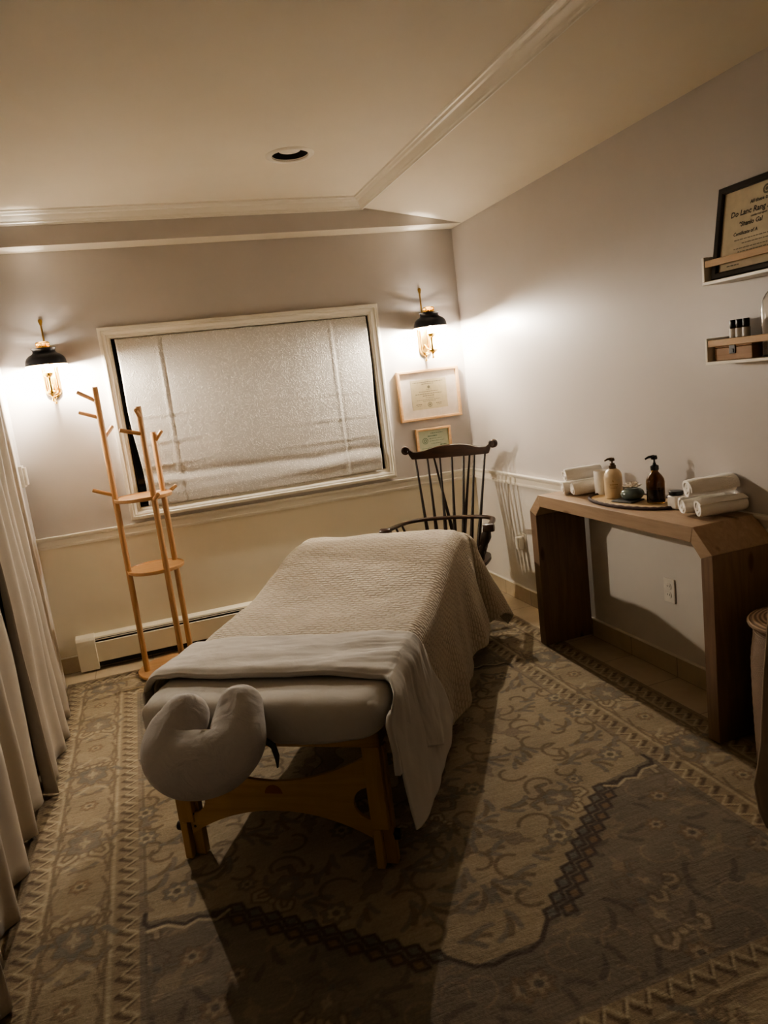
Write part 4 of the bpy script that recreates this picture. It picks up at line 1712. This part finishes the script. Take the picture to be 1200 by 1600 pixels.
# ================================================================== WOVEN BASKET
r = empty('woven_basket', (-.178, -2.815, 0), 0, 'tall round seagrass basket with flat lid beside the console', 'basket')
b = MB()
prof = [(0, .014), (.148, .014), (.150, .018)]
for k in range(1, 30):
    z = .018 + k * .017
    prof.append((.150 + .012 * math.sin(min(1, z / .4) * PI / 2) +   .0013 * (k % 2) - .010 * smooth01((z - .40) / .12), z))
prof += [(.140, .520), (.138, .10), (0, .05)]
b.lathe(prof, n=64)
b.build('basket_body', SEAGRASS, r, smooth=60)
b = MB()
b.lathe([(0, .530), (.150, .530), (.163, .534), (.168, .541), (.166, .549), (.150, .556), (.10, .562), (0, .566)], n=64)
b.build('lid', SEAGRASSLID, r)
b = MB()
b.tube([(.164 * math.cos(2 * PI * k / 60), .164 * math.sin(2 * PI * k / 60), .545) for k in range(61)], [.007 + .0012 * (k % 2) for k in range(61)], 8, False)
b.build('lid_rim', SEAGRASSLID, r)

# ================================================================== CURTAINS
def curtain(name, y0, y1, top, label, mat, n=150, seed=0, base=-2.775, lead=.0, hem=.022, bow=.0, folds=9, amp0=.016, amp1=.030, spread=0.03):
    P = []
    nz = 46
    for j in range(nz + 1):
        t = j / nz              # 0 at hem, 1 at top
        z = lerp(hem, top, t)
        row = []
        for i in range(n + 1):
            s = i / n
            yy = lerp(y0 + .0, y1, s)
            ph = s * folds * 2 * PI + seed
            far = .35 + .65 * min(1, s * 3) if seed < 1 else 1
            amp = lerp(amp1, amp0, smooth01(t * 1.3)) * far
            x = base + bow * min(1, s * 3) + lead * s * (1 - t) + amp * (math.sin(ph + .5 * math.sin(ph * .37 + seed)) + .35 * math.sin(2.1 * ph + 1.1 + 1.5 * (1 - t)))
            x += .020 * fbm(yy * 2.5, z * .9, seed + 3.0) * (1 - .5 * t)
            x += spread * far * (1 - t) ** 3 * (.6 + .8 * mnoise.noise(Vector((yy * 4, seed, 1.7))))
            y = yy + .03 * (1 - t) ** 2 * math.sin(ph * .5 + seed)
            zz = z
            if j == 0:
                zz += .006 * math.sin(ph * .8)
            row.append((max(x, XL + .006), y, zz))
        P.append(row)
    b = MB()
    b.grid(P)
    o = b.build(name, mat, None, smooth=80, solid=.002, fix=False)
    return props(o, label, 'curtain')
curtain('curtain', -.29, -1.56, 2.397, 'long pale linen curtain along the left-hand wall, panel closest to the window', CURTAIN, seed=.4, base=-2.799, lead=.02, bow=.022, folds=6)
curtain('curtain', -1.60, -2.55, 2.397, 'long pale linen curtain along the left-hand wall, middle panel', CURTAIN, seed=2.1, base=-2.788, folds=4, spread=.0, amp1=.022)
curtain('curtain', -2.62, -3.40, 2.397, 'pale linen curtain puddling on the rug in the near left-hand corner', CURTAIN, seed=4.0, base=-2.780, folds=5, spread=.06, amp1=.02)
b = MB()
b.tube([(-2.785, -.25, 2.41), (-2.785, -3.5, 2.41)], .012, 12)
b.lathe([(0, -.02), (.02, -.012), (.022, 0), (.02, .012), (0, .02)], (-2.785, -.25, 2.41), 14)
props(b.build('curtain_rod', BRASSDARK, None), 'dark rod carrying the long curtains along the left-hand wall', 'curtain rod')

def right_drape():
    P = []
    nz, n_ = 50, 40
    keys = [(.0145, -.548), (.07, -.575), (.10, -.582), (.18, -.596), (.215, -.583), (.30, -.565), (.50, -.549), (.785, -.514), (1.2, -.455), (2.1, -.30)]
    def edge(z):
        for (a, x0), (c, x1) in zip(keys, keys[1:]):
            if z <= c:
                return lerp(x0, x1, (z - a) / (c - a))
        return keys[-1][1]
    for j in range(nz + 1):
        z = lerp(.0145, 2.1, (j / nz) ** 1.4)
        row = []
        for i in range(n_ + 1):
            s = i / n_
            x = lerp(edge(z), -.03, s)
            y = -3.0 + .030 * math.sin(s * 15 + .5) * (1 - .4 * z / 2.1) - .02 * math.exp(-(s / .05) ** 2)
            row.append((x, y - .10 * s, z))
        P.append(row)
    b = MB()
    b.grid(P)
    o = b.build('side_drape', CURTAINB, None, smooth=80, solid=.006, fix=False)
    props(o, 'beige fabric drape at the right-hand picture edge before the basket', 'drape')
right_drape()

# ================================================================== RUG
def rug():
    cx, cy, hw, hl = -1.487, -1.965, 1.300, 1.738
    res = .005
    nx, ny = int(2 * hw / res) + 1, int(2 * hl / res) + 1
    gx = np.linspace(-hw, hw, nx)
    gy = np.linspace(-hl, hl, ny)
    X, Y = np.meshgrid(gx, gy)
    C = {
        'ground': (.33, .272, .185), 'band': (.255, .205, .135), 'edge': (.22, .175, .115), 'spand': (.200, .170, .128),
        'field': (.35, .290, .200), 'dark': (.080, .062, .046), 'brown': (.13, .090, .055), 'cream': (.44, .375, .26),
        'grey': (.155, .145, .125), 'blue': (.110, .115, .112), 'rust': (.22, .145, .085), 'taupe': (.21, .175, .135),
    }
    Cc = {k: np.array(v) for k, v in C.items()}
    col = np.empty((ny, nx, 3))
    ax, ay = np.abs(X), np.abs(Y)
    ein = np.minimum(hw - ax, hl - ay)          # distance in from the rug edge
    col[:] = Cc['ground']
    col[ein < .022] = Cc['edge']
    g1 = (ein >= .022) & (ein < .092)
    col[g1] = Cc['band']
    g2 = (ein >= .305) & (ein < .385)
    col[g2] = Cc['band']
    inner = ein >= .385
    col[inner] = Cc['spand']
    wobn = np.zeros_like(X)
    for fx, fy, ph, am in ((9, 5, .3, .5), (17, 13, 1.9, .3), (31, 27, 4.0, .2)):
        wobn += am * np.sin(fx * X + ph + 1.3 * np.sin(fy * Y)) * np.cos(fy * Y + ph * 2)
    # medallion: elongated hexagon with stepped side necks
    def med(X, Y):
        return np.abs(Y) / 1.115 + np.abs(X) / 1.60
    m = med(X, Y)
    lim = np.abs(Y) < np.where(np.abs(X) < .66, 1.115 - .95 * np.maximum(np.abs(X) - .10, 0), .583 - .2 * (np.abs(X) - .66))
    medal = inner & lim
    col[medal] = Cc['field']

    def calm(k):
        mean = np.where(medal[..., None], Cc['field'], np.where(inner[..., None], Cc['spand'], Cc['ground']))
        kk = np.where((inner & ~medal)[..., None], k * .72, k)
        col[:] = mean + (col - mean) * kk

    def dist_seg(px, py, x0, y0, x1, y1):
        dx, dy = x1 - x0, y1 - y0
        L = dx * dx + dy * dy + 1e-12
        t = np.clip(((px - x0) * dx + (py - y0) * dy) / L, 0, 1)
        return np.hypot(px - x0 - t * dx, py - y0 - t * dy)

    def win(x0, x1, y0, y1, pad):
        i0 = max(0, int((x0 - pad + hw) / res)); i1 = min(nx, int((x1 + pad + hw) / res) + 2)
        j0 = max(0, int((y0 - pad + hl) / res)); j1 = min(ny, int((y1 + pad + hl) / res) + 2)
        return i0, i1, j0, j1

    def stroke(pts, w, c, alpha=1.0, mask=None):
        xs = [p[0] for p in pts]; ys = [p[1] for p in pts]
        i0, i1, j0, j1 = win(min(xs), max(xs), min(ys), max(ys), w + res)
        if i1 <= i0 or j1 <= j0:
            return
        px, py = X[j0:j1, i0:i1], Y[j0:j1, i0:i1]
        d = np.full(px.shape, 9.0)
        for (a, b_), (c_, d_) in zip(pts, pts[1:]):
            d = np.minimum(d, dist_seg(px, py, a, b_, c_, d_))
        k = np.clip((w - d) / res + .5, 0, 1)[..., None] * alpha
        if mask is not None:
            k = k * mask[j0:j1, i0:i1][..., None]
        col[j0:j1, i0:i1] = col[j0:j1, i0:i1] * (1 - k) + Cc[c] * k

    def blob(cx_, cy_, rx, ry, rot, c, lobes=0, la=.2, alpha=1.0, mask=None, outline=None, ow=.006):
        R_ = max(rx, ry) * (1 + la) + .012
        i0, i1, j0, j1 = win(cx_ - R_, cx_ + R_, cy_ - R_, cy_ + R_, res)
        if i1 <= i0 or j1 <= j0:
            return
        px, py = X[j0:j1, i0:i1] - cx_, Y[j0:j1, i0:i1] - cy_
        u_ = (px * math.cos(rot) + py * math.sin(rot)) / rx
        v_ = (-px * math.sin(rot) + py * math.cos(rot)) / ry
        rr = np.hypot(u_, v_)
        th = np.arctan2(v_, u_)
        lim = 1 + (la * np.cos(lobes * th) if lobes else 0) + .10 * wobn[j0:j1, i0:i1]
        sc = min(rx, ry)
        def put(k, cc):
            k = k[..., None] * alpha
            if mask is not None:
                k = k * mask[j0:j1, i0:i1][..., None]
            col[j0:j1, i0:i1] = col[j0:j1, i0:i1] * (1 - k) + Cc[cc] * k
        if outline:
            put(np.clip((lim - rr) * sc / res + ow / res + .5, 0, 1), outline)
        put(np.clip((lim - rr) * sc / res + .5, 0, 1), c)

    def curl(x, y, r, a0, turn, sgn, n=14, shrink=.55):
        pts = []
        for k in range(n + 1):
            t = k / n
            a = a0 + sgn * turn * t
            rr = r * (1 - shrink * t)
            pts.append((x + rr * math.cos(a), y + rr * math.sin(a)))
        return pts

    def leaf(x, y, L, rot, c, bend=.3, mask=None, w=.012):
        pts = []
        for k in range(7):
            t = k / 6 - .5
            pts.append((x + math.cos(rot) * t * L - math.sin(rot) * bend * L * (t * t - .25), y + math.sin(rot) * t * L + math.cos(rot) * bend * L * (t * t - .25)))
        stroke(pts, w, c, mask=mask)

    def palmette(x, y, rot, s, fill='grey', mask=None):
        """a lobed blossom with paired scroll horns, axis along rot"""
        ca, sa = math.cos(rot), math.sin(rot)
        P = lambda u_, v_: (x + s * (u_ * ca - v_ * sa), y + s * (u_ * sa + v_ * ca))
        for sg in (-1, 1):
            stroke([P(.55, sg * .12), P(.85, sg * .30), P(1.05, sg * .62), P(.80, sg * .86), P(.52, sg * .72)], .016 * s / .12 + .004, 'brown', mask=mask)
            stroke([P(.55, sg * .12), P(.85, sg * .30), P(1.05, sg * .62), P(.80, sg * .86), P(.52, sg * .72)], .008 * s / .12 + .001, 'cream', mask=mask)
            stroke([P(-.50, sg * .15), P(-.85, sg * .34), P(-1.05, sg * .70), P(-.72, sg * .95)], .013 * s / .12 + .002, 'brown', mask=mask)
            stroke([P(-.50, sg * .15), P(-.85, sg * .34), P(-1.05, sg * .70), P(-.72, sg * .95)], .006 * s / .12, 'grey', mask=mask)
            stroke([P(.1, sg * .5), P(.2, sg * .9), P(-.15, sg * 1.15)], .012 * s / .12, fill, mask=mask)
        blob(x, y, .72 * s, .52 * s, rot, fill, 6, .16, mask=mask, outline='brown', ow=.007)
        blob(*P(.02, 0), .46 * s, .30 * s, rot, 'taupe', 4, .2, mask=mask)
        blob(*P(.02, 0), .26 * s, .15 * s, rot, 'cream', 4, .35, mask=mask)
        blob(*P(-.62, 0), .16 * s, .12 * s, rot, 'blue', 0, 0, mask=mask)
        blob(*P(.78, 0), .14 * s, .12 * s, rot, 'cream', 0, 0, mask=mask, outline='brown', ow=.004)

    def rosette(x, y, r, c='grey', mask=None):
        blob(x, y, r, r, 0, c, 7, .16, mask=mask, outline='brown', ow=.005)
        blob(x, y, r * .62, r * .62, .3, 'cream', 6, .2, mask=mask)
        blob(x, y, r * .32, r * .32, 0, 'dark', 0, 0, mask=mask)

    # zigzag guard bands, running along all four sides
    def zig(e0, e1, step, c, w, ph=0.0):
        for side in range(4):
            L = hl if side < 2 else hw
            lim_ = L - e0
            k = -lim_
            pts = []
            i = 0
            while k < lim_:
                e = e0 if i % 2 == 0 else e1
                if side == 0: pts.append((hw - e, k))
                elif side == 1: pts.append((-hw + e, k))
                elif side == 2: pts.append((k, hl - e))
                else: pts.append((k, -hl + e))
                k += step
                i += 1
            for q in range(0, len(pts) - 1, 12):
                stroke(pts[q:q + 13], w, c)
    for e, c, w in ((.024, 'brown', .005), (.098, 'cream', .007), (.108, 'brown', .004), (.292, 'brown', .004), (.302, 'cream', .007), (.390, 'taupe', .007), (.402, 'dark', .004)):
        stroke([(-hw + e, -hl + e), (hw - e, -hl + e), (hw - e, hl - e), (-hw + e, hl - e), (-hw + e, -hl + e)], w, c)
    # main border motifs
    rg = random.Random(5)
    eb = .198
    def border_run(length, place, n):
        for k in range(n):
            t = -length + (k + .5) * 2 * length / n
            big = k % 2 == 0
            place(t, big, k)
    def put_border(x, y, along, big, k):
        if big:
            palmette(x, y, along + (PI if k % 4 else 0) , .102, 'grey' if k % 4 else 'blue')
        else:
            rosette(x, y, .028, 'rust')
        ca, sa = math.cos(along), math.sin(along)
        for sg in (-1, 1):
            P = lambda u_, v_: (x + u_ * ca - v_ * sa, y + u_ * sa + v_ * ca)
            stroke([P(-.21, sg * .080), P(-.12, sg * .094), P(-.03, sg * .086), P(.02, sg * .070)], .0055, 'brown')
            stroke([P(.20, sg * .082), P(.12, sg * .070), P(.05, sg * .090)], .005, 'brown')
            leaf(*P(.12, sg * .045), .07, along + sg * .8, 'grey' if k % 2 else 'taupe', .35, w=.010)
            leaf(*P(-.13, sg * .040), .06, along - sg * .9, 'cream', .35, w=.007)
            leaf(*P(-.17, sg * .015), .05, along + 1.6, 'brown', .3, w=.006)
    ns = 13
    border_run(hl - .05, lambda t, big, k: (put_border(hw - eb, t, PI / 2, big, k), put_border(-hw + eb, t, PI / 2, big, k)), ns)
    border_run(hw - .36, lambda t, big, k: (put_border(t, hl - eb, 0, big, k), put_border(t, -hl + eb, 0, big, k)), 7)

    med_m = medal.astype(float)
    sp_m = (inner & ~lim & (ein > .40)).astype(float)
    calm(.85)
    # medallion and corner flowers, mirrored into four quadrants
    rg = random.Random(12)
    def quad(fn):
        for sx in (-1, 1):
            for sy in (-1, 1):
                fn(sx, sy)
    items = []
    for _ in range(380):
        x, y = rg.uniform(0, .93), rg.uniform(0, 1.33)
        inside = y < (1.06 - .95 * max(x - .10, 0) if x < .66 else .53)
        items.append((x, y, inside, rg.random(), rg.uniform(0, 2 * PI), rg.uniform(.7, 1.35), rg.choice([0, 1])))
    placed = []
    for x, y, inside, kk, a, s_, bnd in items:
        rad = .080 * s_ if kk < .12 else .046
        if any((x - p[0]) ** 2 + (y - p[1]) ** 2 < ((rad + p[2]) * .62) ** 2 for p in placed):
            continue
        placed.append((x, y, rad))
        m_ = med_m if inside else sp_m
        def fn(sx, sy, x=x, y=y, kk=kk, a=a, s_=s_, inside=inside, m_=m_, bnd=bnd):
            aa = a if sx > 0 else PI - a
            aa = aa if sy > 0 else -aa
            if kk < .10:
                palmette(sx * x, sy * y, aa, .075 * s_, 'grey' if inside else 'taupe', mask=m_)
            elif kk < .20:
                rosette(sx * x, sy * y, .032 * s_, 'grey' if inside else 'rust', mask=m_)
            elif kk < .50:
                p = curl(sx * x, sy * y, .062 * s_, aa, 3.6, sx * sy)
                stroke(p, .0065, 'brown' if inside else 'taupe', mask=m_)
                if not inside:
                    stroke(p, .003, 'ground', mask=m_)
            elif kk < .78:
                for q in range(3):
                    leaf(sx * x + .022 * (q - 1), sy * y + .016 * (q - 1), .06 * s_, aa + .5 * q, ('grey' if inside else 'dark') if q != 1 else ('brown' if inside else 'taupe'), .35, mask=m_, w=.009)
            else:
                blob(sx * x, sy * y, .040 * s_, .020 * s_, aa, 'taupe' if inside else 'ground', 4, .3, mask=m_, alpha=.85, outline='brown' if inside else None, ow=.004)
        quad(fn)
    # centre medallion flower
    blob(0, 0, .30, .24, PI / 2, 'taupe', 8, .12, mask=med_m, outline='dark', ow=.008)
    blob(0, 0, .20, .15, PI / 2, 'cream', 8, .15, mask=med_m, outline='brown', ow=.006)
    rosette(0, 0, .07, 'blue', med_m)
    calm(.72)
    zig(.034, .080, .031, 'brown', .0066)
    zig(.047, .092, .031, 'cream', .0036)
    zig(.322, .368, .031, 'brown', .0066)
    zig(.335, .380, .031, 'cream', .0036)
    # medallion edge: dark line, then chains of diamonds on the four slanting sides
    for sx in (-1, 1):
        for sy in (-1, 1):
            f_ = lambda p: (sx * p[0], sy * p[1])
            stroke([f_(p) for p in ((0, 1.125), (.05, 1.135), (.10, 1.115), (.15, 1.06))], .007, 'dark')
            x0, y0_, x1, y1_ = .15, 1.065, .66, .583
            n_ = 11
            ux, uy = (x1 - x0) / n_, (y1_ - y0_) / n_
            L = math.hypot(ux, uy)
            tx, ty = ux / L, uy / L
            nx_, ny_ = -ty, tx
            for k in range(n_):
                bx_, by_ = x0 + ux * (k + .5), y0_ + uy * (k + .5)
                for o_ in (0.0, .040):
                    sh = .5 * L if o_ else 0
                    c_ = (bx_ + nx_ * o_ + tx * sh, by_ + ny_ * o_ + ty * sh)
                    dm = [(c_[0] + tx * .030, c_[1] + ty * .030), (c_[0] + nx_ * .022, c_[1] + ny_ * .022), (c_[0] - tx * .030, c_[1] - ty * .030), (c_[0] - nx_ * .022, c_[1] - ny_ * .022)]
                    dm.append(dm[0])
                    blob(sx * c_[0], sy * c_[1], .016, .016, PI / 4, 'grey' if not o_ else 'rust')
                    stroke([f_(p) for p in dm], .0058, 'dark')
            stroke([f_(p) for p in ((.65, .585), (.70, .61), (.75, .585), (.79, .60), (.84, .565), (.89, .565), (.905, .54), (.90, .50))], .007, 'dark')
            stroke([f_(p) for p in ((.66, .60), (.70, .625), (.75, .60), (.79, .615), (.84, .58), (.895, .58))], .005, 'cream')
    # wool abrash
    streak = 1 + .10 * np.sin(23 * Y + 2 * np.sin(5 * X)) * np.sin(7 * X + 1.0) + .05 * rng.standard_normal((ny, nx))
    col *= 1.12 * np.clip(streak, .6, 1.4)[..., None]
    Z = .010 + .0008 * wobn +   .0004 * rng.standard_normal((ny, nx))
    Z[0, :] = Z[-1, :] = .001
    Z[:, 0] = Z[:, -1] = .001
    me = bpy.data.meshes.new('area_rug')
    nv = nx * ny
    me.vertices.add(nv)
    co = np.stack([X, Y, Z], -1).reshape(-1).astype(np.float32)
    me.vertices.foreach_set('co', co)
    ii = np.arange(nv).reshape(ny, nx)
    q = np.stack([ii[:-1, :-1], ii[:-1, 1:], ii[1:, 1:], ii[1:, :-1]], -1).reshape(-1)
    nf = (nx - 1) * (ny - 1)
    me.loops.add(nf * 4)
    me.loops.foreach_set('vertex_index', q.astype(np.int32))
    me.polygons.add(nf)
    me.polygons.foreach_set('loop_start', np.arange(0, nf * 4, 4, dtype=np.int32))
    me.update(calc_edges=True)
    me.shade_smooth()
    at = me.color_attributes.new('pattern', 'FLOAT_COLOR', 'POINT')
    rgba = np.ones((nv, 4), np.float32)
    rgba[:, :3] = col.reshape(-1, 3)
    at.data.foreach_set('color', rgba.reshape(-1))
    me.materials.append(RUG)
    o = bpy.data.objects.new('area_rug', me)
    COL.objects.link(o)
    o.location = (cx, cy, .001)
    props(o, 'large faded beige and grey floral rug with zigzag borders on the tiles', 'rug')
rug()

# ================================================================== CAMERA, WORLD
cam = bpy.data.cameras.new('camera')
cam.sensor_fit = 'AUTO'
cam.sensor_width = 36.0
cam.lens = 1137.81 * 36.0 / 1600.0
cam.clip_start = .02
co = bpy.data.objects.new('camera', cam)
COL.objects.link(co)
co.location = (-2.16371, -4.60082, 1.5)
co.rotation_mode = 'XYZ'
co.rotation_euler = (1.39256375, 0.11894206, -0.32995607)
SC.camera = co

w = bpy.data.worlds.new('night')
SC.world = w
w.use_nodes = True
w.node_tree.nodes['Background'].inputs[0].default_value = (.9, .8, .65, 1)
w.node_tree.nodes['Background'].inputs[1].default_value = .01

try:
    SC.cycles.use_denoising = True
    SC.cycles.max_bounces = 10
    SC.cycles.diffuse_bounces = 6
    SC.cycles.sample_clamp_indirect = 4.0
    SC.cycles.caustics_reflective = False
    SC.cycles.caustics_refractive = False
except Exception:
    pass
SC.view_settings.view_transform = 'AgX'
try:
    SC.view_settings.look = 'AgX - Medium High Contrast'
except Exception:
    pass
SC.view_settings.exposure = 3.12
